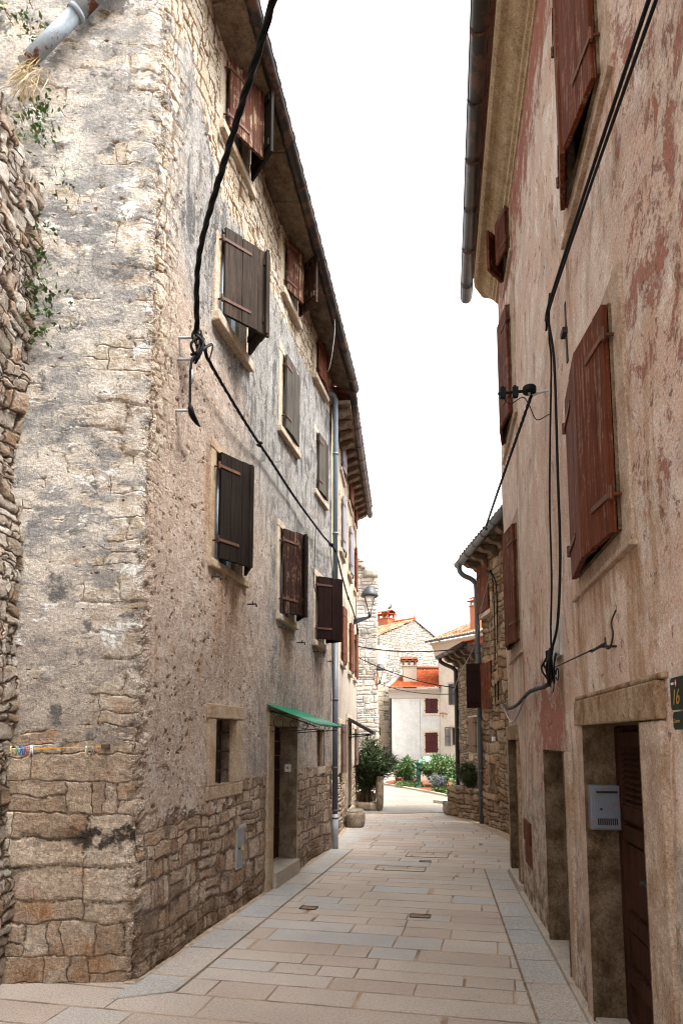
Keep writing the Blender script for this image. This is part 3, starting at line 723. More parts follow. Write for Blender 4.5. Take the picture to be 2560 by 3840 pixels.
def tiles(mb, O, U, Vv, nu, nv, amp=.035, mi=0, step=.025, sub=6):
    """barrel tile roof: O eave corner, U along the eave, Vv up the slope"""
    O, U, Vv = Vector(O), Vector(U), Vector(Vv); N = U.cross(Vv).normalized()
    if N.z < 0: N = -N
    rows = []
    for r in range(nv):
        for e in (0, 1):
            y = (r + e) / nv; lift = step * (1 - e)
            row = []
            jit = random.uniform(-.15, .15) * (amp * .3)
            for i in range(nu * sub + 1):
                x = i / (nu * sub); ph = (i % sub) / sub; hgt = amp * abs(math.sin(math.pi * ph)) ** .8
                hgt += amp * .25 * mnoise.noise(Vector((i // sub * 1.7, r * 2.3, 4)))
                row.append(len(mb.v)); mb.v.append(O + U * x + Vv * y + N * (hgt + lift + jit))
            rows.append((row, r + e * .98))
    for a in range(len(rows) - 1):
        ra, va = rows[a]; rb, vb = rows[a + 1]
        for i in range(nu * sub):
            u0, u1 = i / sub, (i + .98) / sub
            mb.face((ra[i], ra[i + 1], rb[i + 1], rb[i]), mi, ((u0, va + .01), (u1, va + .01), (u1, vb), (u0, vb)), True)

def leaf_blades(mb, spots, ln, wd, mi_n=1, spread=.7, droop=.0):
    for P, out in spots:
        P = Vector(P); d = (Vector(out).normalized() + Vector((random.gauss(0, spread), random.gauss(0, spread), random.gauss(0, spread) - droop))).normalized()
        sd_ = d.cross(Vector((random.gauss(0, 1), random.gauss(0, 1), random.gauss(0, 1)))).normalized(); up = sd_.cross(d)
        l = ln * random.uniform(.6, 1.25); w_ = wd * random.uniform(.7, 1.2); i = len(mb.v)
        mb.v += [P, P + d * l * .45 + sd_ * w_ + up * w_ * .3, P + d * l - up * l * .12, P + d * l * .45 - sd_ * w_ + up * w_ * .3, P + d * l * .5]
        m = random.randrange(mi_n)
        mb.face((i, i + 1, i + 2, i + 4), m, smooth=True); mb.face((i, i + 4, i + 2, i + 3), m, smooth=True)

def shrub(name, label, cat, base, h, r, stems, per, ln, wd, mats, flowers=None, lean=(0, 0), t0=.3, spread=.7, squash=1.0, group=None):
    root = thing(name, label, cat, base, group); base = Vector(base); sm = MB(); fm = MB(); spots = []
    for k in range(stems):
        a = random.uniform(0, 2 * math.pi); rr = r * math.sqrt(random.random()); hh = h * random.uniform(.6, 1.0) * (1 - .35 * (rr / r) ** 2)
        tip = base + Vector((rr * math.cos(a) + lean[0] * hh, (rr * math.sin(a)) * squash + lean[1] * hh, hh))
        mid = base + (tip - base) * .5 + Vector((random.gauss(0, .04), random.gauss(0, .04), h * .06)) * 1.0 - Vector((math.cos(a), math.sin(a) * squash, 0)) * rr * .18
        st = base + Vector((random.gauss(0, r * .12), random.gauss(0, r * .12) * squash, 0))
        pts = poly([st, mid, tip], 5); sm.tube(pts, [.012 * (1 - i / len(pts)) * (h / 1.2 + .3) + .002 for i in range(len(pts))], 5)
        for _ in range(per):
            t = t0 + (1 - t0) * random.random() ** .7; f = t * (len(pts) - 1); i = min(int(f), len(pts) - 2)
            q = pts[i].lerp(pts[i + 1], f - i); d = (pts[i + 1] - pts[i]).normalized()
            off = Vector((random.gauss(0, 1), random.gauss(0, 1), random.gauss(0, .6)))
            spots.append((q + off * r * .10, d * .7 + off * .6))
    leaf_blades(fm, spots, ln, wd, len(mats), spread)
    sm.build('stem', 'bark', root, fixn=False); fm.build('foliage', mats, root, fixn=False)
    if flowers:
        m, n, sz = flowers; fb = MB(); sp = [random.choice(spots) for _ in range(n)]
        leaf_blades(fb, [(p + Vector((0, 0, sz)) + Vector(o).normalized() * ln * .7, o) for p, o in sp for _ in range(6)], sz, sz * .35, 1, 1.0)
        fb.build('flowers', [m], root, fixn=False)
    return root

# ================================================================== LEFT STONE HOUSE
LW = W((-1.5133, 5.1822), (.2151, .9766), 1); EW = W((-1.5133, 5.1822), (.9992, .0404), 1)
hA = thing('stone_house', 'tall old stone house with peeling plaster and dark ajar shutters at left front', 'house', (-1.5133, 5.1822, 0))
LTOP = lambda s: 9.30 - .205 * max(s, 0)
wins = {}
ops = [(1.25, 2.0, 3.45, 4.55, .17), (3.33, 3.98, 3.30, 4.42, .17), (5.12, 5.65, 3.22, 4.22, .17),
       (1.25, 2.0, 5.95, 6.92, .17), (3.36, 3.98, 5.74, 6.78, .17), (5.1, 5.68, 5.55, 6.5, .17),
       (1.28, 2.0, 8.06, 8.88, .17), (3.38, 3.98, 7.68, 8.46, .17), (5.1, 5.68, 7.42, 8.06, .17),
       (1.37, 1.95, 1.31, 1.94, .22), (3.17, 4.15, .17, 1.9, .24), (5.22, 5.68, 1.33, 1.89, .2)]
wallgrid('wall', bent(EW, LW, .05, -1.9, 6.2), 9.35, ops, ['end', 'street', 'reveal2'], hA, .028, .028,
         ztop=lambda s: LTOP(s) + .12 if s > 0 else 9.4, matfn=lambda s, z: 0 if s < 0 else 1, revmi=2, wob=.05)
def lwin(k, woodn, wood_f, near, far, frame='trim', fw=.10, case='casement', catches=False, drop=0.0, lint=None, sill=(.085, .045), strp=True):
    s0, s1, z0, z1, dep = ops[k]
    p = pane(LW, hA, s0, s1, z0, z1, .14, case=case)
    surround(LW, p, s0, s1, z0, z1, frame, fw, .02, sill, lint)
    if near: shutter(LW, p, s0 + .01, z0 + .02, z1 - .01, near[0], near[1], 1, woodn, .05, near[2] if len(near) > 2 else 3, drop=drop, straps=strp)
    if far: shutter(LW, p, s1 - .01, z0 + .02, z1 - .01, far[0], far[1], -1, wood_f, .05, straps=False)
    if catches: catch(LW, p, s0 - .04, z0 - .17); catch(LW, p, s1 + .22, z0 - .24)
    return p
lwin(0, 'wblack', 'wblack', (.47, 23), (.43, 27), 'trimy', catches=True)
lwin(1, 'wpeel', 'wblack', (.50, 22, 2), (.40, 32), 'trim', catches=True)
lwin(2, 'wredd', 'wredd', (.42, 48, 2), (.36, 55), 'trim', catches=True)
lwin(3, 'wgrey', 'wgrey', (.57, 34), (.50, 42), 'trim', sill=(.11, .06))
lwin(4, 'wgrey2', 'wgrey2', (.32, 3, 2), (.31, 3), 'trim', .13)
lwin(5, 'wgrey2', 'wgrey', (.30, 4, 2), (.28, 4), 'trim')
lwin(6, 'wrust', 'wblack', (.51, 25), (.49, 46), 'trim', sill=(.10, .055))
lwin(7, 'wrust', 'wpeel', (.36, 19), (.43, 50), 'trim', sill=(.10, .055))
lwin(8, 'wred', 'wred', (.30, 5, 2), (.28, 5), 'trim')
# barred ground-floor window
s0, s1, z0, z1, dep = ops[9]
p = pane(LW, hA, s0, s1, z0, z1, .2, case='wblack', glass='void', bars=False)
surround(LW, p, s0, s1, z0, z1, 'trimy', .14, .03, (.13, .0))
mb = MB()
for a in (.3, .62): mb.tube([LW.pt(s0 + (s1 - s0) * a, z0, -.07), LW.pt(s0 + (s1 - s0) * a, z1, -.07)], .011, 6)
for a in (.2, .5, .8): mb.tube([LW.pt(s0 - .02, z0 + (z1 - z0) * a, -.07), LW.pt(s1 + .02, z0 + (z1 - z0) * a, -.07)], .009, 6)
mb.build('window_bars', 'iron', p)
# small window right of the door
s0, s1, z0, z1, dep = ops[11]
p = pane(LW, hA, s0, s1, z0, z1, .045, case='wpeel', glass='wpeel', bars=False)
mb = MB(); LW.box(mb, s0 - .06, s1 + .1, z0 - .11, z0 - .002, -.05, .03); mb.build('sill', 'trim', p, bevel=.012)
mb = MB(); LW.box(mb, s1 - .01, s1 + .07, z0, z1, -.05, .012); mb.build('frame', 'trimy', p, bevel=.012)
# door
mb = MB()
for i in range(9): LW.box(mb, 3.13, 4.18, .2 + i * .19, .2 + i * .19 + .184, -.25, -.215 + .004 * (i % 2))
dr = mb.build('door', 'door', hA, bevel=.005)
mb = MB(); mb.tube([LW.pt(3.62, 1.05, -.215), LW.pt(3.62, 1.05, -.155)], .012, 8); mb.tube([LW.pt(3.62, 1.05, -.16), LW.pt(3.74, 1.05, -.16)], .010, 8); mb.build('handle', 'iron', dr)
mb = MB(); LW.box(mb, 2.96, 3.18, .0, 1.9, -.1, .03); LW.box(mb, 4.152, 4.24, .05, 1.9, -.03, .018); LW.box(mb, 2.96, 4.26, 1.903, 2.06, -.1, .026)
mb.build('door_frame', 'trimy', hA, bevel=.014)
mb = MB(); LW.box(mb, 3.16, 4.17, -.02, .185, -.4, .075); mb.build('door_step', 'conc', hA, bevel=.012)
# eaves of cantilevered stone slabs, gutter, roof
mb = MB(); s = -.35
GZ = lambda s: 9.29 - .263 * s
while s < 6.25:
    L_ = random.uniform(.38, .6); e = min(s + L_, 6.3); m = (s + e) / 2
    zi = LTOP(m) if m > 0 else LTOP(0); zo = GZ(m) + .05; dz = random.uniform(-.02, .02)
    mb.hexa([LW.pt(s + .006, zi - .02 + dz - .205 * (s - m), -.12), LW.pt(s + .006, zo + dz - .263 * (s - m), .38 + random.uniform(-.02, .03)), LW.pt(e - .006, zo + dz - .263 * (e - m), .38), LW.pt(e - .006, zi - .02 + dz - .205 * (e - m), -.12),
             LW.pt(s + .006, zi + .07 + dz - .205 * (s - m), -.12), LW.pt(s + .006, zo + .07 + dz - .263 * (s - m), .38), LW.pt(e - .006, zo + .07 + dz - .263 * (e - m), .38), LW.pt(e - .006, zi + .07 + dz - .205 * (e - m), -.12)])
    s = e
mb.build('eaves', 'slab', hA, bevel=.012)
gutter('gutter', [LW.pt(a, GZ(a) + .06, .42) for a in (-.5, .8, 2.0, 3.5, 5.0, 6.2)], .072, 'gutL', hA, .5)
mb = MB(); tiles(mb, LW.pt(-.5, GZ(-.5) + .14, .45), LW.pt(6.0, GZ(6.0) + .14, .45) - LW.pt(-.5, GZ(-.5) + .14, .45), LW.pt(0, 2.0, -4.2) - LW.pt(0, 0, .45), 36, 14)
mb.build('roof', 'tiled', hA)
mb = MB(); LW.box(mb, 6.14, 6.195, 0, 8.02, -4.5, -.04); mb.build('side_wall', 'farpl', hA)
# downspout with elbow, lower half darker boot
mb = MB(); q = [LW.pt(6.17, GZ(6.17), .56), LW.pt(6.17, GZ(6.17) - .14, .54), LW.pt(6.17, 7.22, .16), LW.pt(6.17, 7.05, .09), LW.pt(6.17, 6.9, .085), LW.pt(6.17, 3.0, .085)]
q = [LW.pt(5.98, 7.62, -.02), LW.pt(6.1, 7.62, .06), LW.pt(6.17, 7.56, .085), LW.pt(6.17, 7.4, .085), LW.pt(6.17, 3.3, .085)]
mb.tube(q, .044, 12, 0); mb.tube([LW.pt(6.17, 3.35, .085), LW.pt(6.17, .5, .085)], .046, 12, 1); mb.tube([LW.pt(6.17, .55, .085), LW.pt(6.17, .0, .085)], .051, 12, 2)
for z in (6.6, 5.2, 4.3, 2.4, 1.3, .5, .62): mb.tube([LW.pt(6.17, z, .085), LW.pt(6.17, z - .03, .085)], .053, 12, 1 if z < 3.3 else 0)
mb.build('downspout', ['zincb', 'zinc', 'tape'], hA, fixn=False)

ww = thing('loose_wire', 'loose white wire dangling from the left gutter beside the attic windows', 'wire', LW.pt(5.0, 8.0, .38))
mb = MB(); mb.tube(poly([LW.pt(4.55, 8.2, .42), LW.pt(4.75, 7.95, .40), LW.pt(4.95, 7.6, .30), LW.pt(5.3, 7.6, .16), LW.pt(5.5, 7.75, .06)], 6), .005, 6); mb.build('wire', 'wht', ww, fixn=False)
gl = thing('eaves_lamp', 'small grey globe lamp under the left eaves beside the nearest attic shutter', 'lamp', LW.pt(1.98, 9.0, .12))
mb = MB(); c = LW.pt(1.98, 8.93, .12); mb.lathe(c, [(.015, .07), (.05, .05), (.066, .015), (.066, -.015), (.05, -.05), (.015, -.07)], 14); mb.build('globe', 'boxg', gl)
mb = MB(); mb.tube([c + Vector((0, 0, .06)), c + Vector((0, 0, .16))], .018, 8); mb.tube([c + Vector((0, 0, .13)), LW.pt(1.98, 9.06, -.05)], .012, 6); mb.build('arm', 'iron', gl)
# green canopy over the door
cn = thing('door_canopy', 'green corrugated plastic canopy on scrolled iron brackets over the left door', 'canopy', LW.pt(3.55, 1.98))
mb = MB(); n = 60; i0 = 0
a0, a1, b0, b1 = LW.pt(2.92, 2.15, .0), LW.pt(4.28, 2.13, .0), LW.pt(2.92, 1.905, .64), LW.pt(4.28, 1.90, .64)
for lift in (0, .006):
    for i in range(n + 1):
        t = i / n; h_ = Vector((0, 0, .009 * math.sin(t * 2 * math.pi * 17) + lift))
        mb.v += [a0.lerp(a1, t) + h_, b0.lerp(b1, t) + h_]
m2 = 2 * (n + 1)
for i in range(n):
    k = 2 * i; mb.face((k, k + 2, k + 3, k + 1), smooth=True); mb.face((m2 + k, m2 + k + 1, m2 + k + 3, m2 + k + 2), smooth=True); mb.face((k + 1, k + 3, m2 + k + 3, m2 + k + 1)); mb.face((k, m2 + k, m2 + k + 2, k + 2))
mb.face((0, 1, m2 + 1, m2)); mb.face((2 * n, m2 + 2 * n, m2 + 2 * n + 1, 2 * n + 1))
mb.build('canopy_sheet', 'green', cn)
for s in (3.05, 4.16):
    mb = MB(); r = .006
    mb.tube([LW.pt(s, 2.08, .02), LW.pt(s, 1.62, .02)], .008, 6); mb.tube([LW.pt(s, 2.08, .03), LW.pt(s, 1.89, .58)], .007, 6); mb.tube([LW.pt(s, 1.83, .02), LW.pt(s, 1.86, .58)], r, 6)
    for c0, c1, rr in ((.12, 1.94, .085), (.30, 1.92, .055), (.44, 1.89, .04)):
        mb.tube([LW.pt(s, c1 + rr * (1 - k / 40) * math.sin(k * .42), c0 + rr * (1 - k / 40) * math.cos(k * .42)) for k in range(22)], .004, 5)
    mb.build('bracket', 'iron', cn)
# bell plate on the door reveal
bp = thing('bell_plate', 'small square white doorbell plate on the left door reveal', 'doorbell', LW.pt(4.14, 1.36, -.1))
mb = MB(); P = LW.pt(4.148, 1.31, -.14); mb.obox(P, -LW.d * .008, LW.n * .085, Vector((0, 0, .10)), 0); mb.build('plate', 'wht', bp, bevel=.002)
mb = MB(); c = LW.pt(4.139, 1.36, -.0975); mb.tube([c, c - LW.d * .006], .014, 12); mb.build('button', 'gold', bp)
# grey electric cabinet
ec = thing('meter_cabinet', 'grey metal meter cabinet door with yellow warning triangle, set low in stone wall', 'cabinet', LW.pt(2.14, .43))
mb = MB(); LW.box(mb, 2.0, 2.28, .42, .86, -.05, .012); mb.build('cabinet_frame', 'tape', ec, bevel=.004)
mb = MB(); LW.box(mb, 2.025, 2.255, .445, .835, .0, .02); mb.build('cabinet_door', 'grey', ec, bevel=.003)
mb = MB(); mb.v += [LW.pt(2.13, .60, .0235), LW.pt(2.19, .60, .0235), LW.pt(2.16, .66, .0235)]; mb.face((0, 1, 2)); mb.build('warning_triangle', 'yel', ec)
mb = MB(); mb.tube([LW.pt(2.06, .63, .02), LW.pt(2.06, .63, .032)], .010, 8); mb.build('lock', 'iron', ec)

# ------------------------------------------------------------------ rubble wall at the left edge
rw = W((-2.47, 5.16), (.0, -1.0), -1)
rb = thing('rubble_wall', 'rough dark rubble wall with ragged top along the left edge', 'wall', (-2.47, 3.5, 0))
wallgrid('wall_face', straight(rw, 0, 4.6), 7.0, [], ['rubL'], rb, .03, .03, ztop=lambda s: 6.18 + .5 * s - .25 * max(0, s - .6) + .10 * mnoise.noise(Vector((s * 6, 0, 0))), wob=.16)
mb = MB()
for s in (1.2, 1.75, 2.3, 2.9): irregular(mb, rw.pt(s, 6.22 + .5 * s - .25 * max(0, s - .6), -.2), (.42, .42, .22), random.uniform(-.3, .3), .06, 0, int(s * 20))
mb.build('capping_stones', 'trough', rb)
mb = MB(); mb.obox(rw.pt(0, 0, -.5), rw.d * 4.6, -rw.n * -.38, Vector((0, 0, 6.1))); mb.build('wall_core', 'earth', rb)

# diagonal rusted pipe above the rubble wall
pp = thing('rusted_pipe', 'pale flaking pipe with rust patches slanting across the top left wall', 'pipe', EW.pt(-1.0, 7.3, .12))
P0, P1 = EW.pt(-1.10, 7.26, .13), EW.pt(-.10, 8.52, .13); dv = (P1 - P0)
mb = MB(); mb.tube([P0, P0 + dv * .40], .062, 14); mb.tube([P0 + dv * .395, P1], .070, 14); mb.tube([P0 + dv * .385, P0 + dv * .41], .076, 14)
mb.tube([P0 + dv * .75, P0 + dv * .77], .078, 14); mb.build('pipe_length', 'pipe', pp, fixn=False)
mb = MB(); c = P0 + dv * .5; mb.obox(c - Vector((.02, .16, .02)), (.04, 0, 0), (0, .16, 0), (0, 0, .04)); mb.build('pipe_bracket', 'rust', pp)

# weeds growing on walls
def weed(name, label, pts, n, ln, wd, mats, out, spread=.8):
    o = thing(name, label, 'plant', pts[0], 'weeds growing out of the left walls'); fm = MB(); sp = []
    for c, r in ((Vector(p), .09) for p in pts):
        for _ in range(n): sp.append((c + Vector((random.gauss(0, r), random.gauss(0, r * .3), random.gauss(0, r * .8))), Vector(out) + Vector((random.gauss(0, .5), 0, random.gauss(.1, .5)))))
    leaf_blades(fm, sp, ln, wd, len(mats), spread); fm.build('foliage', mats, o, fixn=False)
    sm = MB()
    for p, d in sp[::9]: sm.tube([Vector(p) - Vector(out) * .06, Vector(p) + Vector(d).normalized() * ln * .6], .003, 4)
    sm.build('stem', 'bark', o, fixn=False); return o
o_ = tuple(EW.n)
weed('wall_weed', 'sprawling pale green weed at the very top left, beside the rusted pipe', [EW.pt(-1.05 - .12 * k, 7.55 + .13 * k, .16) for k in range(5)], 26, .05, .014, ['leafl', 'leafm'], o_)
weed('wall_weed', 'yellow green weed at the head of the rubble wall, below the pipe end', [EW.pt(-.93 - .06 * (k % 3), 6.62 + .07 * k, .1) for k in range(5)], 26, .05, .015, ['leafl', 'leafm'], o_)
weed('wall_weed', 'small green tuft on plaster right of the rubble wall top', [EW.pt(-.78, 6.38, .06), EW.pt(-.75, 6.2, .06)], 16, .045, .014, ['leafm', 'leafl'], o_)
weed('wall_weed', 'string of green weed down the seam of rubble wall and plaster', [EW.pt(-.97 - .02 * (k % 2), 5.9 - .16 * k, .07) for k in range(5)], 14, .045, .014, ['leafd', 'leafm'], o_)
weed('wall_weed', 'lowest dark green weed tuft in the seam above the plaster ledge', [EW.pt(-.93 + .05 * (k % 3), 5.38 - .11 * k, .08) for k in range(5)], 24, .05, .016, ['leafd', 'leafm'], o_)
weed('wall_weed', 'green weed trailing down the face of the rubble wall', [rw.pt(.18 + .04 * (k % 2), 5.75 - .25 * k, .06) for k in range(4)], 14, .05, .015, ['leafd', 'leafm'], tuple(rw.n))
gt = thing('dry_grass', 'tuft of straw coloured dry grass hanging where pipe meets rubble wall', 'grass tuft', EW.pt(-1.12, 7.1, .15), 'weeds growing out of the left walls')
fm = MB(); leaf_blades(fm, [(EW.pt(-1.05 + random.gauss(0, .06), 7.16 + random.gauss(0, .07), .14 + random.random() * .08), Vector((-.25, -.25, -1))) for _ in range(170)], .26, .0035, 1, .3)
fm.build('blades', ['straw'], gt, fixn=False)

# clothes line with pegs
cl = thing('clothes_line', 'orange clothes line strung across the left end wall', 'clothes line', EW.pt(-.6, 1.68, .07))
cpts = [EW.pt(-1.5, 1.655, .11), EW.pt(-1.04, 1.668, .08), EW.pt(-.25, 1.69, .06)]
mb = MB(); mb.tube(poly(cpts, 6), .0035, 6); mb.build('cord', 'rope', cl, fixn=False)
mb = MB(); mb.obox(EW.pt(-.27, 1.675, -.02), EW.d * .05, EW.n * .09, Vector((0, 0, .035))); mb.build('peg_stake', 'bark', cl, bevel=.005)
PG = [(.965, 'wht', 40, 'tilted white clothes peg, first from the rubble wall'), (.925, 'ylp', 0, 'white and yellow clothes peg beside the tilted white one'), (.872, 'gpl', 8, 'pale green clothes peg between yellow and blue pegs'),
      (.840, 'blue', 0, 'bright blue clothes peg on the orange line'), (.812, 'mau', 5, 'mauve clothes peg just right of the blue peg'), (.770, 'wht', 0, 'upright white clothes peg just right of the mauve peg'),
      (.372, 'gpl', 0, 'white and blue clothes peg alone near the right end of the line'), (.335, 'grp', 12, 'grey clothes peg, last at the right end of the line')]
for u, m, tl, lab in PG:
    c = EW.pt(-u, 1.675, .085 - .02 * (1 - u)); pg = thing('clothes_peg', lab, 'peg', c, 'clothes pegs on the orange line')
    rot = Matrix.Rotation(R(tl), 3, EW.n); mb = MB(); m_ = 'wht' if u in (.925, .372) else m
    for sg in (1, -1):
        top, mid, bot = (rot @ Vector(v) for v in ((sg * .0055, 0, .022), (sg * .004, 0, -.004), (sg * .013, 0, -.048)))
        mb.tube([c + top, c + mid, c + bot], [.005, .006, .004], 6, 1 if (sg > 0 and m != m_) else 0)
    mb.build('peg_jaws', [m_, m], pg, fixn=False)
    sp = MB(); sp.tube([c + Vector((-.007, 0, .004)), c + Vector((.007, 0, .004))], .006, 8); sp.build('spring', 'tape', pg, fixn=False)

# ================================================================== FAR LEFT HOUSE
FW = W((-.1796, 11.236), (.093, 1), 1)
hB = thing('plaster_house', 'streaked lime plastered house with slim brown shutters beyond the long downspout', 'house', (-.1796, 11.236, 0))
fops = []
for s0, s1 in ((1.55, 2.25), (3.4, 4.1), (5.05, 5.5)): fops += [(s0, s1, 3.2, 4.25, .15), (s0, s1, 5.37, 6.42, .15), (s0, s1, 6.98, 7.5, .15)]
fops += [(1.5, 2.2, 1.12, 2.02, .15), (3.0, 4.0, .3, 2.12, .3), (4.95, 5.5, 1.14, 1.98, .15)]
fend = W(tuple(FW.pt(5.9, 0)), (-1, .1), 1)
wallgrid('wall', bent(FW, fend, .03, -.05, 8.5, 5.9) if False else straight(FW, 0.0, 5.85), 7.86, fops, ['farpl', 'trim'], hB, .045, .045, revmi=1, wob=.03)
mb = MB(); mb.obox(FW.pt(5.86, 0, .02), FW.d * .02, -FW.n * 5, Vector((0, 0, 7.7))); mb.obox(FW.pt(0, 0, -5), FW.d * 5.85, -FW.n * .1, Vector((0, 0, 7.7))); mb.build('side_wall', 'farpl', hB)
for k, op in enumerate(fops):
    if k == 10: continue
    s0, s1, z0, z1, dep = op; p = pane(FW, hB, s0, s1, z0, z1, .12, bars=False)
    surround(FW, p, s0, s1, z0, z1, 'trim', .10, .02, (.08, .04) if k != 9 and k != 11 else None)
    mt = 'wfar' if k in (9, 11) else ('wfarp' if k in (1, 2, 4) else 'wred'); h = (s1 - s0) / 2
    shutter(FW, p, s0 + .01, z0, z1, h - .01, 7, 1, mt, .045, 2); shutter(FW, p, s1 - .01, z0, z1, h - .01, 6, -1, mt, .045, 2, straps=False)
s0, s1, z0, z1, dep = fops[10]
mb = MB(); FW.box(mb, s0 - .02, s1 + .02, z0, z1, -.3, -.26); mb.build('door', 'wredd', hB, bevel=.004)
mb = MB(); FW.box(mb, s0 - .14, s0 + .01, .3, z1, -.05, .035); FW.box(mb, s1 - .01, s1 + .14, .3, z1, -.05, .03); FW.box(mb, s0 - .16, s1 + .16, z1 + .003, z1 + .14, -.05, .04); mb.build('door_frame', 'trim', hB, bevel=.01)
mb = MB(); FW.box(mb, s0 - .12, s1 + .1, 0, .3, -.3, .09); mb.build('door_step', 'trim', hB, bevel=.015)
FGZ = 7.40
mb = MB()
for k in range(14):
    s = .12 + k * .43; prof = [(-.05, 7.33), (-.05, 7.46), (.29, 7.49), (.29, 7.44), (.24, 7.42), (.18, 7.38), (.10, 7.36), (.06, 7.33)]
    mb = MB(); mb.prism(prof, [(FW.pt(s, 0), FW.n), (FW.pt(s + .17, 0), FW.n)]); mb.build('eaves_bracket', 'slab', hB, bevel=.008)
mb = MB(); FW.box(mb, -.02, 5.9, 7.495, 7.56, -.2, .33); mb.build('eaves', 'slab', hB)
gutter('gutter', [FW.pt(a, z_, .37) for a, z_ in ((-.10, 7.70), (.6, 7.60), (1.4, 7.53), (2.6, 7.49), (4, 7.47), (5.9, 7.47))], .068, 'gutL', hB, .42)
mb = MB(); tiles(mb, FW.pt(-.05, 7.66, .42), FW.d * 5.95, FW.pt(0, 1.8, -4.2) - FW.pt(0, 0, .42), 32, 12); mb.build('roof', 'tiled', hB)
ca = thing('door_canopy', 'dark brown sloping canopy on iron bars over the far left door', 'canopy', FW.pt(3.5, 2.0))
mb = MB(); P = FW.pt(2.95, 2.14, .0); mb.obox(P, FW.d * 1.1, FW.pt(0, 1.83, .56) - FW.pt(0, 2.14, 0), Vector((0, 0, .055)))
for k in range(9): mb.obox(P + FW.d * (k * .125 + .03) + Vector((0, 0, .056)), FW.d * .06, FW.pt(0, 1.83, .56) - FW.pt(0, 2.14, 0), Vector((0, 0, .014)))
mb.build('canopy_sheet', 'awn', ca)
for s in (3.0, 3.98):
    mb = MB(); mb.tube([FW.pt(s, 2.1, .02), FW.pt(s, 1.72, .02)], .012, 6); mb.tube([FW.pt(s, 1.84, .02), FW.pt(s, 1.85, .5)], .011, 6); mb.tube([FW.pt(s, 1.78, .02), FW.pt(s, 1.83, .5)], .009, 6); mb.build('bracket', 'iron', ca)
sb = thing('stone_block', 'worn stone block used as a doorstep in front of the far left house', 'block', FW.pt(3.1, 0, .2))
mb = MB(); irregular(mb, FW.pt(2.92, .15, .20), (.34, .75, .33), R(-5), .02, 0, 3); mb.build('block', 'trough', sb)

# planter trough with oleander
tr = thing('stone_trough', 'rough stone planter trough against the far left house end', 'planter', (.62, 17.4, 0))
mb = MB(); irregular(mb, (.57, 17.05, .10), (.56, .16, .22), 0, .02, 0, 4); irregular(mb, (.94, 17.2, .40), (.17, .5, .84), 0, .03, 0, 5); irregular(mb, (.57, 17.75, .2), (.6, .14, .4), 0, .02, 0, 6); mb.build('trough_stones', 'trough', tr)
mb = MB(); mb.cbox((.57, 17.4, .10), (.58, .6, .16)); mb.build('earth', 'earth', tr)
shrub('oleander_bush', 'big dark oleander bush leaning out of the stone trough', 'bush', (.58, 17.35, .18), 1.72, .62, 44, 250, .165, .012, ['leafd', 'leafs', 'leafs', 'leafs', 'leafd'], ('pinkf', 5, .05), lean=(.17, -.04), t0=.24, spread=.6)

# ================================================================== TOWER RUIN
tw = thing('ruined_tower', 'tall pale ruined stone wall with a broken top behind the oleander', 'tower', (.3, 24, 0))
TW = W((-2.2, 24.0), (1, 0), 1); TS = W((1.26, 24.0), (0, 1), 1)
def ttop(s):   # s=0 at the right corner; left of it negative
    x = 1.26 + min(s, 0); return 7.72 if x > .93 else (7.86 if x > .78 else 8.12) + .05 * math.sin(s * 9)
TWp = W((1.26, 24.0), (1, 0), 1)
wallgrid('wall', bent(TWp, TS, .04, -3.2, 1.6), 8.5, [], ['tower'], tw, .06, .06, ztop=ttop, wob=.14)
mb = MB()
for i, (x, z, sx, sz) in enumerate(((1.03, 7.66, .5, .34), (.62, 7.98, .3, .18), (.78, 7.86, .22, .1), (.3, 8.05, .5, .16), (.0, 8.0, .4, .2), (.6, 8.1, .36, .08), (.45, 8.16, .5, .06))): irregular(mb, (x, 24.15, z), (sx, .5, sz), 0, .03, 0, i)
mb.build('loose_top_stones', 'tower', tw)
mb = MB(); mb.cbox((-.42, 24.95, 3.8), (3.1, 1.6, 7.4)); mb.build('wall_core', 'earth', tw)

def street_lamp(label, P, ang):
    L = thing('street_lamp', label, 'street lamp', P, 'wall mounted street lamps'); P = Vector(P); m = Matrix.Rotation(ang, 3, 'Z')
    def q(x, y, z): return P + m @ Vector((x, y, z))
    mb = MB(); mb.hexa([q(0, -.045, -.14), q(.02, -.045, -.14), q(.02, .045, -.14), q(0, .045, -.14), q(0, -.045, .10), q(.02, -.045, .10), q(.02, .045, .10), q(0, .045, .10)])
    mb.hexa([q(.0, -.022, -.12), q(.40, -.018, .05), q(.40, .018, .05), q(.0, .022, -.12), q(0, -.022, .02), q(.42, -.018, .10), q(.42, .018, .10), q(0, .022, .02)])
    mb.build('arm', 'lamp', L, bevel=.004)
    c = q(.39, 0, .08); mb = MB(); mb.lathe(c, [(.035, 0), (.045, .03), (.042, .10), (.03, .12)], 12)
    for k in range(4):
        a = k * math.pi / 2 + .785 + ang; d = Vector((math.cos(a), math.sin(a), 0)); mb.tube([c + d * .03 + Vector((0, 0, .1)), c + d * .10 + Vector((0, 0, .30)), c + d * .172 + Vector((0, 0, .49))], .009, 6)
    mb.build('frame', 'lamp', L, fixn=False)
    mb = MB(); mb.lathe(c, [(.195, .475), (.212, .49), (.208, .525), (.18, .59), (.125, .67), (.075, .715), (.02, .735)], 20); mb.build('lamp_shade', 'lamp', L)
    mb = MB(); mb.lathe(c, [(.12, .46), (.13, .475), (.12, .481)], 16); mb.build('lens', 'lens', L); return L
street_lamp('grey lantern street lamp on an arm fixed to the far left house', FW.pt(4.72, 4.54, .02), 0)
street_lamp('small far street lamp half hidden behind the ruined tower edge', (1.04, 25.3, 3.72), .1)

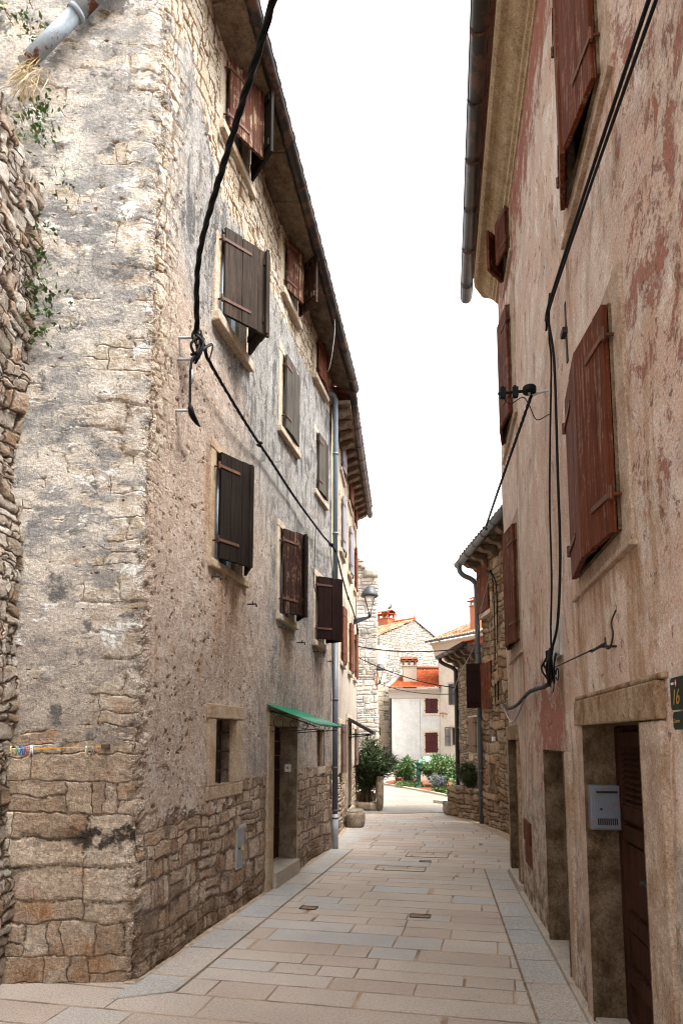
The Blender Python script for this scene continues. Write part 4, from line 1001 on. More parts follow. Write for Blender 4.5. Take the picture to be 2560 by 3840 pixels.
# ================================================================== GABLED BUILDING
gb = thing('gabled_stone_building', 'white rubble stone building with a tiled gable roof behind the white house', 'building', (2.28, 41.5, 0))
gd = Vector((.70, .71, 0)).normalized(); gback = Vector((-.71, .70, 0)); G0 = Vector((2.16, 41.38, 0)); HW = 3.62
GW = W(tuple(G0), tuple(gd), 1)
wallgrid('wall', straight(GW, 0, HW * 2), 9.6, [], ['gable'], gb, .24, .12, ztop=lambda s: 9.42 - abs(s - HW) * .40)
mb = MB(); mb.obox(G0 + Vector((0, 0, 0)), gback * 8, gd * .3, Vector((0, 0, 7.9))); mb.obox(G0 + gd * HW * 2, gback * 8, -gd * .3, Vector((0, 0, 7.9))); mb.build('side_wall', 'gable', gb)
mb = MB(); k = 0; z = 0.0
while z < 7.4:
    hh = random.uniform(.2, .34); wd = random.choice((.55, .8, 1.0)); GW.box(mb, -.02, wd, z, z + hh - .015, -.25, .03); mb.obox(G0 - gd * .02 + Vector((0, 0, z)), gback * random.choice((.5, .9)), gd * .2, Vector((0, 0, hh - .015))); z += hh
mb.build('quoins', 'ashlar', gb, bevel=.02)
apx = G0 + gd * HW + Vector((0, 0, 9.46)); ev = Vector((0, 0, 7.96)) - gd * .12
mb = MB(); o = -gback * .08
tiles(mb, G0 + ev + o, gback * 7.5, apx + o - (G0 + ev + o), 34, 11, .05); Ge = G0 + gd * (HW * 2 + .12) + Vector((0, 0, 7.96)) + o
tiles(mb, Ge, gback * 7.5, apx + o - Ge, 34, 11, .05); rf = mb.build('roof', 'tileold', gb)
mb = MB(); mb.tube([apx + o + Vector((0, 0, .06)), apx + gback * 7.5 + Vector((0, 0, .06))], .10, 8); mb.tube([apx + o + Vector((0, 0, .1)), apx + o + Vector((0, 0, .3))], .05, 6); mb.build('ridge_tiles', 'tileo', rf)
def chimney(parent, c, sx, sy, z0, z1, mat, cap, rz=0, capz=.35, cm='tileo', piers=True):
    mb = MB(); mb.cbox((c[0], c[1], (z0 + z1) / 2), (sx, sy, z1 - z0), rz, 0); mb.cbox((c[0], c[1], z1 + .03), (sx + .1, sy + .1, .06), rz, 0)
    m = Matrix.Rotation(rz, 3, 'Z')
    if piers:
        for a in (-1, 0, 1):
            for b in (-1, 1):
                q = m @ Vector((a * (sx / 2 - .06), b * (sy / 2 - .06), 0)); mb.cbox((c[0] + q.x, c[1] + q.y, z1 + .06 + capz / 2), (.1, .1, capz), rz, 1)
    ch = mb.build('chimney', [mat, cap], parent, bevel=.01)
    mb = MB(); x = m @ Vector((sx / 2 + .12, 0, 0)); y = m @ Vector((0, sy / 2 + .12, 0)); C = Vector((c[0], c[1], z1 + .08 + capz)); up = Vector((0, 0, .22))
    tiles(mb, C - x - y, x * 2, y + up, max(3, int(sx / .22)), 2, .05, 0); tiles(mb, C + x + y, -x * 2, -y + up, max(3, int(sx / .22)), 2, .05, 0)
    mb.obox(C - x - y - Vector((0, 0, .05)), x * 2, y * 2, Vector((0, 0, .04)), 0); mb.build('chimney_cap', cm, ch); return ch
cg = apx + gback * 2.2 - gd * .2
chimney(rf, (cg.x, cg.y), .9, .75, 9.2, 9.72, 'orange', 'orange', math.atan2(gback.y, gback.x), .28)
mb = MB(); mb.tube([G0 - gd * .2 + Vector((0, 0, 7.9)) + o * 2, G0 - gd * .2 + gback * 4 + Vector((0, 0, 7.9))], .1, 8); mb.build('gutter', 'zincb', gb)
mb = MB(); q0 = G0 - gd * .08 - GW.n * -.06
for z0, z1 in ((3.6, 7.6),): mb.tube([q0 + Vector((0, 0, z0)), q0 + Vector((0, 0, z1))], .05, 8)
mb.build('downspout', 'orange', gb)
hp = thing('house_plaque', 'small dark green plaque on the cream corner stones of the far building', 'plaque', GW.pt(.15, 2.2, .06))
mb = MB(); GW.box(mb, .02, .24, 2.16, 2.42, .032, .05); GW.box(mb, .03, .23, 1.98, 2.10, .032, .05); mb.build('plates', 'sgreen', hp, bevel=.004)
mb = MB(); GW.box(mb, .08, .18, 2.22, 2.36, .052, .056); mb.build('numeral_patch', 'gold', hp)
bdp = cg + Vector((.25, -.3, 10.42 - cg.z)); bd = thing('pigeon', 'dark pigeon perched on the far chimney', 'bird', bdp)
mb = MB(); mb.tube(poly([bdp + Vector((-.16, 0, -.06)), bdp + Vector((-.06, 0, .03)), bdp + Vector((.06, 0, .14)), bdp + Vector((.09, 0, .25)), bdp + Vector((.12, 0, .31)), bdp + Vector((.17, 0, .30))], 4), [.02, .03, .045, .06, .075, .085, .088, .085, .08, .07, .06, .05, .045, .046, .048, .045, .04, .025, .012, .008, .004], 10)
mb.build('bird_body', 'bird', bd, fixn=False)
mb = MB()
for y in (-.03, .03): mb.tube([bdp + Vector((.02, y, .04)), bdp + Vector((.03, y, -.09))], .008, 5)
mb.build('legs', 'terr', bd)

# ================================================================== WHITE HOUSE
wh = thing('white_house', 'low white house with bright orange tile roof and maroon shutters', 'house', (4.2, 40, 0))
WW = W((2.88, 40.0), (1, 0), 1)
wo = [(2.01, 2.73, 3.23, 4.08, .1), (1.98, 2.70, .95, 2.1, .1)]
wallgrid('wall', straight(WW, 0, 2.86), 4.66, wo, ['white'], wh, .2)
mb = MB(); mb.obox((2.88, 40, 0), (.05, 0, 0), (1.9, 3.4, 0), (0, 0, 4.5)); mb.build('side_wall', 'white', wh)
mb = MB(); pr = [(-.02, 4.10), (.03, 4.10), (.05, 4.28), (.09, 4.42), (.18, 4.55), (.26, 4.60), (.26, 4.66), (-.02, 4.66)]
mb.prism(pr, [(WW.pt(-.12, 0), WW.n), (WW.pt(2.86, 0), WW.n)]); mb.build('cornice', 'white', wh)
mb = MB(); WW.box(mb, 1.69, 1.72, .1, 4.08, -.01, .012); mb.build('render_joint', 'grey', wh)
for k, op in enumerate(wo):
    s0, s1, z0, z1, d_ = op; p = pane(WW, wh, s0, s1, z0, z1, .08, bars=False); surround(WW, p, s0, s1, z0, z1, 'ashlar', .13, .02, (.13, .01)); h = (s1 - s0) / 2
    for sg, hh in ((1, s0), (-1, s1)): shutter(WW, p, hh, z0, z1, h - .005, 1, sg, 'wmar', .01, 2, hinge='iron')
bk = Vector((1.55, 3.0, 1.35))
mb = MB(); tiles(mb, (2.72, 39.72, 4.70), (3.02, 0, 0), bk, 17, 9, .05); r2 = mb.build('roof', 'tileo', wh)
mb = MB(); mb.obox((2.50, 39.72, 4.60), (.24, 0, 0), bk, (0, 0, .2)); mb.build('verge', 'white', r2)
mb = MB(); b0 = Vector((2.72, 39.72, 4.82)) + bk; mb.tube([b0, b0 + Vector((3.0, 0, 0))], .11, 8); mb.build('ridge_tiles', 'tiled', r2)
chimney(r2, (4.08, 40.9), .80, .72, 4.7, 6.05, 'pale', 'trimd', 0, .28, 'tiled')

# ================================================================== PALE HOUSE
ph = thing('pale_house', 'pale peach rendered house with grey louvred shutters and curved cornice on the right', 'house', (5.7, 40.05, 0))
PW = W((5.70, 40.08), (.525, -.851), 1)
po = [(.93, 1.72, 3.68, 4.88, .1), (1.02, 1.7, 1.36, 2.40, .12)]
wallgrid('wall', straight(PW, 0, 5.5), 7.35, po, ['pale', 'pale'], ph, .2)
mb = MB(); mb.obox(PW.pt(.0, 0, 0), -PW.n * 4, PW.d * .06, Vector((0, 0, 7.3))); mb.build('side_wall', 'pale', ph)
mb = MB(); pr = [(-.02, 6.55), (.02, 6.55), (.04, 6.85), (.11, 7.05), (.24, 7.22), (.42, 7.30), (.42, 7.36), (-.02, 7.36)]
mb.prism(pr, [(PW.pt(-.3, 0), PW.n), (PW.pt(5.5, 0), PW.n)]); mb.build('cornice', 'pale', ph)
gutter('gutter', [PW.pt(-.5, 7.50, .5), PW.pt(5.5, 7.50, .5)], .10, 'zinc', ph, .9)
mb = MB(); tiles(mb, PW.pt(-.35, 7.52, .42), PW.d * 6, PW.pt(.3, 9.2, -3.6) - PW.pt(0, 7.5, .4), 27, 11, .05); r3 = mb.build('roof', 'tileold', ph)
cc = PW.pt(2.9, 0, -.45); chimney(r3, (cc.x, cc.y), .62, .5, 7.6, 9.15, 'orange', 'pale', math.atan2(PW.d.y, PW.d.x), .26)
p = pane(PW, ph, *po[0][:4], .08, bars=False); surround(PW, p, *po[0][:4], 'pale', .1, .015, None)
for sg, hh in ((1, .93), (-1, 1.72)): shutter(PW, p, hh, 3.68, 4.88, .39, 1, sg, 'wlouv', .01, straps=False, louvre=True)
p = pane(PW, ph, *po[1][:4], .1, glass='void', case='pale'); surround(PW, p, *po[1][:4], 'pale', .1, .015, None)
shutter(PW, p, 1.02, 1.36, 2.40, .34, 150, 1, 'wlouv', .03, straps=False, louvre=True)
mb = MB(); q = PW.pt(.05, 3.18, .03); mb.tube(poly([q, q + PW.d * .3 + Vector((0, 0, .06)), q + PW.d * .7 - Vector((0, 0, .03))], 5), .03, 6); mb.tube([q + PW.d * .3, q + PW.d * .32 - Vector((0, 0, .2))], .02, 5); mb.build('pipe_stub', 'terr', ph, fixn=False)

# ================================================================== RIGHT: PINK HOUSE
RW = W((1.1006, 1.0), (.1368, .9906), -1); RS = W(tuple(RW.pt(8.24, 0)), (.98, .2), -1)
RS.n = Vector((.2, .98, 0)).normalized() * 1.0
pk = thing('pink_house', 'faded pink plastered house with oxblood shutters and ochre cornice, front right', 'house', tuple(RW.pt(8.0, 0)))
rops = [(2.19, 3.43, .0, 1.83, .22), (4.17, 5.1, .0, 1.655, .6), (7.25, 8.08, .0, 1.73, .45),
        (2.36, 3.42, 2.80, 4.02, .17), (2.34, 3.30, 5.35, 6.8, .17), (6.62, 7.55, 2.86, 4.2, .17), (6.62, 7.55, 5.55, 6.88, .17), (6.45, 7.1, 7.5, 8.02, .17)]
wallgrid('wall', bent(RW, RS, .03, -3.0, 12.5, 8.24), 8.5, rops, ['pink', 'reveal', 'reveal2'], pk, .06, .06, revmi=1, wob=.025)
def raised(win, s0, s1, z0, z1, c0, c1, d0, d1, o=.012, mat='trimp'):
    """flat render band round an opening: outer rectangle minus inner"""
    mb = MB(); RW.box(mb, s0, c0, z0, z1, -.05, o); RW.box(mb, c1, s1, z0, z1, -.05, o); RW.box(mb, c0, c1, d1, z1, -.05, o); RW.box(mb, c0, c1, z0, d0, -.05, o)
    return mb.build('surround', mat, win, bevel=.008)
def rwin(k, near, far, band, nm='wred', fm='wred', pl=3):
    s0, s1, z0, z1, d_ = rops[k]; p = pane(RW, pk, s0, s1, z0, z1, .14, case='wred')
    raised(p, *band, s0, s1, z0, z1)
    mb = MB(); RW.box(mb, band[0] - .03, band[1] + .03, band[2] - .035, band[2] - .002, -.03, .035); mb.build('sill', 'trimp', p, bevel=.01)
    if near: shutter(RW, p, s0 + .01, z0 - .02, z1, near[0], near[1], 1, nm, .03, pl)
    if far: shutter(RW, p, s1 - .01, z0 - .02, z1, far[0], far[1], -1, fm, .03, 2, straps=True)
    return p
rwin(3, (.46, 7), (.60, 5), (2.2, 3.56, 2.70, 4.16))
rwin(4, (.46, 9), (.48, 10), (2.16, 3.44, 5.20, 6.95), pl=2)
rwin(5, (.46, 8), (.44, 9), (6.46, 7.7, 2.72, 4.34))
rwin(6, (.46, 8), (.44, 8), (6.32, 7.75, 5.40, 7.0))
rwin(7, (.32, 16), (.34, 34), (6.38, 7.2, 7.40, 8.05), pl=2)
# door 16: stained stone frame, panelled door with louvre
s0, s1, z0, z1, d_ = rops[0]
for a, b in ((1.90, s0 + .01), (s1 + .003, 3.62)): mb = MB(); RW.box(mb, a, b, .0, 1.828, -.03, .028); mb.build('door_jamb', 'trimp', pk, bevel=.015)
mb = MB(); RW.box(mb, 1.90, 3.64, 1.832, 2.0, -.1, .038); RW.box(mb, 1.86, 3.68, 2.002, 2.03, -.1, .022); mb.build('lintel', 'trimd', pk, bevel=.012)
mb = MB(); RW.box(mb, s0 - .01, s1 + .01, 0, 1.84, -.225, -.195)
for a, b in ((s0, s0 + .09), (s1 - .66, s1 - .56), (s1 - .09, s1)): RW.box(mb, a, b, .02, 1.82, -.196, -.165)
for zz in (.03, .30, .62, 1.14, 1.26, 1.70): RW.box(mb, s0 + .09, s1 - .66, zz, zz + .09, -.196, -.167); RW.box(mb, s1 - .56, s1 - .09, zz, zz + .09, -.196, -.167)
for a, b in ((s0 + .13, s1 - .70), (s1 - .52, s1 - .13)):
    for z0_, z1_ in ((.43, .60), (.74, 1.12)): RW.box(mb, a, b, z0_, z1_, -.196, -.18)
    for i in range(9):
        z = 1.37 + i * .036; P = RW.pt(a - .03, z, -.195); mb.obox(P, RW.d * (b - a + .06), RW.n * .022 - Vector((0, 0, .018)), Vector((0, 0, .007)))
dr = mb.build('door', 'door', pk, bevel=.004)
mb = MB(); c = RW.pt(s1 - .61, .98, -.165); mb.tube([c, c + RW.n * .05], .012, 8); mb.tube([c + RW.n * .045, c + RW.n * .045 - RW.d * .11], .010, 8); mb.build('handle', 'iron', dr)
mb = MB(); RW.box(mb, s0 - .02, s1 + .02, -.02, .06, -.24, .02); mb.build('door_step', 'conc', pk, bevel=.01)
# second doorway
s0, s1, z0, z1, d_ = rops[1]
mb = MB(); RW.box(mb, s0 - .02, s1 + .02, 0, z1 + .02, -.62, -.56); mb.build('door', 'door', pk)
for a, b, o_, m_ in ((s0 - .16, s0 + .03, .02, 'trimp'), (s1 + .002, s1 + .10, .016, 'reveal')): mb = MB(); RW.box(mb, a, b, .0, z1, -.03, o_); mb.build('door_jamb', m_, pk, bevel=.015)
mb = MB(); RW.box(mb, s0 - .1, s1 + .02, -.02, .05, -.6, .055); mb.build('door_step', 'conc', pk, bevel=.01)
# third narrow doorway near the corner
s0, s1, z0, z1, d_ = rops[2]
mb = MB(); RW.box(mb, s0 - .02, s1 + .02, 0, z1 + .02, -.47, -.43); mb.build('door', 'door', pk)
mb = MB(); RW.box(mb, s1 + .003, s1 + .16, .0, z1, -.03, .03); RW.box(mb, s0 - .12, s0 + .01, 0, z1, -.1, .02); RW.box(mb, s0 - .1, s1 + .2, z1 + .002, z1 + .18, -.1, .035); mb.build('door_frame', 'trimd', pk, bevel=.015)
mb = MB(); RW.box(mb, s0 - .2, s1 + .1, -.02, .10, -.45, .06); mb.build('door_step', 'conc', pk, bevel=.01)
# wooden hatch low in the wall
mb = MB(); RW.box(mb, 6.22, 6.72, .66, .88, -.05, .028); RW.box(mb, 6.2, 6.68, .43, .655, -.05, .02); mb.build('hatch', 'wred', pk, bevel=.005)
# dark bar whose colour stands in for a shaded wall gap, with bracket
mb = MB(); RW.box(mb, 3.50, 3.54, 4.36, 4.80, -.03, .012); RW.box(mb, 3.48, 3.57, 4.56, 4.60, -.03, .04); mb.build('dark_gap_bar', 'iron', pk)
# cornice, roof, gutter
mb = MB(); pr = [(-.03, 7.98), (.02, 7.98), (.03, 8.02), (.06, 8.03), (.07, 8.07), (.11, 8.09), (.15, 8.13), (.18, 8.18), (.21, 8.20), (.22, 8.22), (.28, 8.22), (.31, 8.25), (.315, 8.34), (-.03, 8.36)]
mb.prism(pr, [(RW.pt(-3.0, 0), RW.n), (RW.pt(8.22, 0), RW.n), (RW.pt(8.25, 0, -.03), (RW.n * .7 + RS.n * .7).normalized()), (RS.pt(.4, 0), RS.n)]); mb.build('cornice', 'corn', pk)
gutter('gutter', [RW.pt(8.20, 8.06, .43), RW.pt(4, 8.04, .48), RW.pt(-3.0, 8.02, .57)], .078, 'gutL', pk, .7)
mb = MB(); A_ = RW.pt(8.3, 8.36, .46); B_ = RW.pt(-3.0, 8.36, .46); tiles(mb, A_, B_ - A_, RW.pt(0, 1.9, -4.6) - RW.pt(0, 0, .3), 58, 14); mb.build('roof', 'tiled', pk)

# letterbox on the door reveal
lbx = thing('letterbox', 'grey metal letterbox hanging on the stone reveal of door 16', 'letterbox', RW.pt(3.36, 1.33, -.1))
mb = MB(); RW.box(mb, 3.34, 3.428, 1.19, 1.462, -.163, .015); mb.build('box', 'mail', lbx, bevel=.006)
mb = MB(); RW.box(mb, 3.332, 3.34, 1.2, 1.452, -.157, -.005); mb.build('flap_door', 'mail', lbx, bevel=.003)
mb = MB(); RW.box(mb, 3.328, 3.3315, 1.415, 1.428, -.145, -.02); mb.build('slot', 'void', lbx)
mb = MB()
for k in range(10): o_ = -.140 + k * .0122; RW.box(mb, 3.329, 3.3315, 1.222, 1.262, o_, o_ + .0075)
mb.build('vent_slots', 'void', lbx)
mb = MB(); c = RW.pt(3.3315, 1.318, -.045); mb.tube([c, c - RW.d * .004], .0075, 8); mb.build('keyhole', 'void', lbx)

# house number plate 16
sg = thing('number_plate', 'dark green enamel house number plate beside the panelled door, cut by right edge', 'sign', RW.pt(1.7, 1.9, .02))
def plate(mb, a0, a1, z0, z1, o, nt_=.012):
    pts = [(a1, z1 - nt_), (a1 - nt_, z1 - nt_ * .2), (a1 - nt_ * 1.2, z1), (a0 + nt_ * 1.2, z1), (a0 + nt_, z1 - nt_ * .2), (a0, z1 - nt_), (a0, z0 + nt_), (a0 + nt_, z0 + nt_ * .2), (a0 + nt_ * 1.2, z0), (a1 - nt_ * 1.2, z0), (a1 - nt_, z0 + nt_ * .2), (a1, z0 + nt_)]
    i = len(mb.v); n = len(pts)
    for oo in (o, o + .006): mb.v += [RW.pt(a, z, oo) for a, z in pts]
    mb.face([i + k for k in range(n)]); mb.face([i + n + k for k in range(n)][::-1])
    for k in range(n): mb.face((i + k, i + (k + 1) % n, i + n + (k + 1) % n, i + n + k))
mb = MB(); plate(mb, 1.555, 1.752, 1.862, 1.99, .016); mb.build('upper_plate', 'sgreen', sg)
mb = MB(); plate(mb, 1.555, 1.738, 1.785, 1.855, .016); mb.build('lower_plate', 'sgreen', sg)
def lettering(name, txt, a, z, size, mat, shear=0.0, par=None):
    cu = bpy.data.curves.new(name, 'FONT'); cu.body = txt; cu.size = size; cu.extrude = .0008; cu.shear = shear; cu.materials.append(MAT[mat])
    tmp = bpy.data.objects.new(name, cu); COL.objects.link(tmp); dg_ = bpy.context.evaluated_depsgraph_get()
    me = bpy.data.meshes.new_from_object(tmp.evaluated_get(dg_)); bpy.data.objects.remove(tmp)
    o = bpy.data.objects.new(name, me); COL.objects.link(o); o.parent = par
    X = -RW.d; Z = Vector((0, 0, 1)); Nn = X.cross(Z); P = RW.pt(a, z, .0232) - ORG[par]
    o.matrix_local = Matrix(((X.x, Z.x, Nn.x, P.x), (X.y, Z.y, Nn.y, P.y), (X.z, Z.z, Nn.z, P.z), (0, 0, 0, 1))); return o
lettering('number', '16', 1.735, 1.884, .085, 'gold', .25, sg); lettering('lettering', 'BALE', 1.738, 1.962, .014, 'wht', 0, sg); lettering('lettering', 'Comun', 1.728, 1.812, .022, 'gold', .2, sg)
mb = MB(); mb.lathe((0, 0, 0), [(.011, 0), (.011, .001)], 14)
mb.v = [RW.pt(1.68, 1.967, .0235) - RW.d * v.x * .8 + Vector((0, 0, v.y * 1.4)) + RW.n * v.z for v in mb.v]; mb.build('crest', 'redp', sg)
mb = MB(); RW.box(mb, 1.673, 1.687, 1.965, 1.969, .0246, .0252); RW.box(mb, 1.6785, 1.6815, 1.958, 1.977, .0246, .0252); mb.build('crest_cross', 'wht', sg)

# grey junction box
jb = thing('junction_box', 'pale grey junction box between cables on the pink wall', 'electrical box', RW.pt(4.3, 2.5))
mb = MB(); RW.box(mb, 4.10, 4.40, 2.37, 2.66, 0, .03); mb.build('box', 'boxg', jb, bevel=.006)
mb = MB(); RW.box(mb, 4.115, 4.385, 2.385, 2.645, .0305, .037); mb.build('lid', 'boxg', jb, bevel=.004)

# ================================================================== RIGHT: STONE HOUSES
S1 = W((2.97, 14.52), (.05, -1), 1); S1.n = Vector((-1, -.05, 0)).normalized()
h1 = thing('rubble_house', 'brown rubble stone house with grey downspout, next to the pink house', 'house', (2.97, 14.5, 0))
o1 = [(.28, .95, 4.36, 5.38, .12), (.45, 1.0, 2.36, 3.3, .14), (.60, 1.0, .66, 1.25, .2)]
wallgrid('wall', straight(S1, .08, 6.0), 5.75, o1, ['s1', 'trimd'], h1, .04, .04, revmi=1, wob=.09)
p = pane(S1, h1, *o1[0][:4], .1, bars=False); surround(S1, p, *o1[0][:4], 'trim', .08, .02, (.1, .04))
shutter(S1, p, o1[0][1], o1[0][2], o1[0][3], .66, 5, -1, 'wred', .03, 3, hinge='iron')
p = pane(S1, h1, *o1[1][:4], .12, bars=False); surround(S1, p, *o1[1][:4], 'trimd', .06, .02, None)
shutter(S1, p, .46, 2.38, 3.31, .40, 118, 1, 'wredd', .03, 2, straps=False); shutter(S1, p, .99, 2.36, 3.28, .42, 14, -1, 'wred', .03, 2, hinge='iron')
mb = MB(); S1.box(mb, .58, 1.02, .64, 1.27, -.22, -.19); nb = mb.build('niche_back', 'void', h1)
mb = MB(); S1.box(mb, .5, 1.12, 1.26, 1.42, -.15, .05); S1.box(mb, .5, 1.12, .55, .655, -.15, .06); S1.box(mb, .5, .62, .66, 1.255, -.15, .03); mb.build('niche_stones', 'trimd', h1, bevel=.02)
mb = MB(); pr = [(-.05, 5.30), (-.05, 5.50), (.36, 5.52), (.36, 5.46), (.28, 5.40), (.16, 5.38), (.10, 5.30)]
for k in range(7): mb = MB(); mb.prism(pr, [(S1.pt(.12 + k * .62, 0), S1.n), (S1.pt(.30 + k * .62, 0), S1.n)]); mb.build('eaves_bracket', 'slab', h1, bevel=.01)
mb = MB(); S1.box(mb, .02, 6, 5.525, 5.59, -.3, .40); mb.build('eaves', 'slab', h1)
gutter('gutter', [S1.pt(-.12, 5.53, .42), S1.pt(2.5, 5.56, .42), S1.pt(6, 5.6, .42)], .085, 'zinc', h1, .6)
mb = MB(); tiles(mb, S1.pt(6, 5.62, .42), S1.d * -5.95, Vector((4.2, .2, 1.5)), 30, 12); mb.build('roof', 'tiled', h1)
mb = MB(); mb.tube(poly([S1.pt(.02, 5.47, .42), S1.pt(.02, 5.36, .41), S1.pt(.03, 5.26, .33), S1.pt(.06, 5.18, .18), S1.pt(.08, 5.08, .09), S1.pt(.08, 4.95, .07)], 5) + [S1.pt(.08, 3, .07), S1.pt(.08, .0, .07)], .055, 12)
for z in (4.7, 3.6, 2.2, 1.1, .55): mb.tube([S1.pt(.08, z, .07), S1.pt(.08, z - .04, .07)], .064, 12)
mb.build('downspout', 'zinc', h1, fixn=False)
mp = thing('meter_plate', 'tiny white meter plate on the rubble house wall', 'plate', S1.pt(.95, 1.75))
mb = MB(); S1.box(mb, .92, 1.0, 1.70, 1.79, .0, .05); mb.build('plate', 'wht', mp, bevel=.003)

S2 = W((2.86, 16.75), (.08, -1), 1); S2.n = Vector((-1, -.08, 0)).normalized()
h2 = thing('small_stone_house', 'low stone house with orange tiles, black downspout and curved eaves brackets', 'house', (2.9, 16.7, 0))
o2 = [(1.22, 1.72, 3.0, 3.62, .12), (1.0, 1.66, 1.45, 2.22, .12)]
wallgrid('wall', straight(S2, -.05, 2.15), 3.8, o2, ['s2', 'trim'], h2, .04, .04, revmi=1, wob=.05)
mb = MB(); mb.obox(S2.pt(-.04, 0, .0), -S2.n * 5, S2.d * .1, Vector((0, 0, 3.7))); mb.build('side_wall', 'pale', h2)
p = pane(S2, h2, *o2[0][:4], .10, bars=False); surround(S2, p, *o2[0][:4], 'trimd', .06, .02, (.07, .04)); shutter(S2, p, 1.24, 3.0, 3.62, .46, 0, 1, 'wtan', -.06, straps=False, louvre=True)
p = pane(S2, h2, *o2[1][:4], .10, bars=False); surround(S2, p, *o2[1][:4], 'trim', .05, .015, (.2, .0))
for sg_, hh in ((1, 1.01), (-1, 1.65)): shutter(S2, p, hh, 1.46, 2.21, .315, 3, sg_, 'wbrown', .02, 2, hinge='iron')
mb = MB(); tiles(mb, S2.pt(1.35, 2.66, .12), S2.d * .55, -S2.n * .14 + Vector((0, 0, .05)), 4, 1, .03); mb.build('tile_ledge', 'tiled', h2)
mb = MB(); pr = [(-.05, 3.48), (-.05, 3.70), (.34, 3.74), (.34, 3.68), (.26, 3.61), (.14, 3.60), (.09, 3.50)]
for k in range(5): mb = MB(); mb.prism(pr, [(S2.pt(.0 + k * .52, 0), S2.n), (S2.pt(.16 + k * .52, 0), S2.n)]); mb.build('eaves_bracket', 'slab', h2, bevel=.01)
mb = MB(); S2.box(mb, -.25, 2.2, 3.745, 3.80, -.3, .36); mb.build('eaves', 'slab', h2)
gutter('gutter', [S2.pt(-.42, 3.80, .40), S2.pt(2.2, 3.80, .40)], .075, 'gutL', h2, .5)
mb = MB(); tiles(mb, S2.pt(2.2, 3.805, .40), S2.d * -2.62, Vector((3.6, -.1, .95)), 17, 11, .03, 0, .015); mb.build('roof', 'tileo', h2)
mb = MB(); mb.tube(poly([S2.pt(-.18, 3.74, .40), S2.pt(-.17, 3.66, .39), S2.pt(-.14, 3.58, .28), S2.pt(-.04, 3.50, .14), S2.pt(.0, 3.42, .06), S2.pt(.0, 3.3, .05)], 5) + [S2.pt(.0, 2, .05), S2.pt(.0, .6, .05)], .05, 12)
mb.build('downspout', 'gutD', h2, fixn=False)
# raised planter in front of the small house
PLW = W((2.50, 16.08), (.42, -1.42), 1); PLW.n = Vector((-1.42, -.42, 0)).normalized()
pl = thing('raised_planter', 'low rubble planter wall at the foot of the small stone house', 'planter', tuple(PLW.pt(.5, 0)))
PLS = W((2.50, 16.08), (.35, .9), 1); PLS.n = Vector((-.9, .35, 0)).normalized()
wallgrid('wall_face', straight(PLW, -.0, 1.5), .75, [], ['s1'], pl, .035, .035, ztop=lambda s: .64 + .05 * math.sin(s * 9), wob=.1)
mb = MB(); mb.hexa([(2.53, 16.08, 0), (2.98, 14.62, 0), (3.2, 14.62, 0), (3.0, 16.95, 0), (2.58, 16.06, .6), (3.0, 14.62, .6), (3.2, 14.62, .6), (3.0, 16.95, .6)]); mb.build('earth', 'earth', pl)
mb = MB()
for k in range(4): irregular(mb, PLW.pt(.18 + k * .37, .63, -.12), (.22, .38, .10), math.atan2(-1.42, .42) + 1.57, .02, 0, 30 + k)
irregular(mb, (2.52, 16.1, .16), (.26, .3, .3), .3, .03, 0, 41); irregular(mb, (2.66, 16.3, .36), (.24, .3, .3), .3, .03, 0, 42)
mb.build('capping_stones', 'trough', pl)
shrub('planter_shrub', 'round dark shrub growing in the raised planter against the wall', 'bush', (2.86, 15.35, .62), .62, .34, 34, 130, .085, .009, ['leafs', 'leafs', 'leafd'], t0=.2, spread=.8)

# ================================================================== GROUND
def sheet(name, pts, z, mat, uvm=False):
    mb = MB(); mb.v = [Vector((x, y, z)) for x, y in pts]; mb.face(range(len(pts))); o = mb.build(name, mat)
    if o.data.polygons[0].normal.z < 0: o.data.flip_normals()
    return struct(o)
sheet('ground', [(-400, -60), (400, -60), (400, 900), (-400, 900)], -.012, 'earth')
def P2(w_, s, o): q = w_.pt(s, 0, o); return (q.x, q.y)
sheet('street_paving', [(-5, -4), (4, -4), P2(RW, 2, -.5), P2(RW, 8.3, -.7), (3.5, 10), (3.5, 16.9), (2.62, 16.72), (.9, 16.36), (.35, 17.9), (-.6, 12), P2(LW, 6, -.2), P2(LW, 0, -.3), (-5, 4.9)], 0, 'pave')
sheet('plaza_paving', [(.2, 16.2), (.95, 16.35), (2.62, 16.7), (3.4, 16.9), (4.2, 19), (14, 19), (14, 60), (-9, 60), (-9, 24.2), (.2, 20)], .004, 'plaza')
sheet('edge_paving_strip', [P2(LW, -.35, .02), P2(LW, -.1, .40), P2(LW, 6.2, .38), P2(FW, 2.6, .44), P2(FW, 2.6, .02), P2(FW, 0, .02), P2(LW, 6.1, .02)], .004, 'edge')
sheet('edge_paving_strip', [P2(RW, 1.5, .02), P2(RW, 8.5, .02), P2(RW, 8.5, .34), P2(RW, 1.5, .36)], .004, 'edger')
sheet('sandy_joint', [P2(RW, 1.5, .355), P2(RW, 8.5, .335), P2(RW, 8.5, .353), P2(RW, 1.5, .375)], .008, 'jointd')
sheet('sandy_joint', [P2(LW, -.1, .405), P2(LW, 6.2, .385), P2(LW, 6.2, .370), P2(LW, -.1, .388)], .008, 'jointd')
sheet('sandy_joint', [P2(LW, -.05, -.05), P2(LW, -.05, .055), P2(LW, 6.2, .05), P2(FW, 2.6, .07), P2(FW, 5.8, .06), P2(FW, 5.8, -.03), P2(LW, 6.2, -.03)], .008, 'earth')
sheet('sandy_joint', [P2(S1, 6, .02), P2(S1, 6, .28), P2(S1, 2, .22), P2(S1, .2, .2), (2.46, 15.98), (2.62, 16.5), (3.2, 15), P2(S1, 2, -.05)], .008, 'earth')
mb = MB(); RW.box(mb, 1.2, 8.4, -.02, .035, -.06, .055)
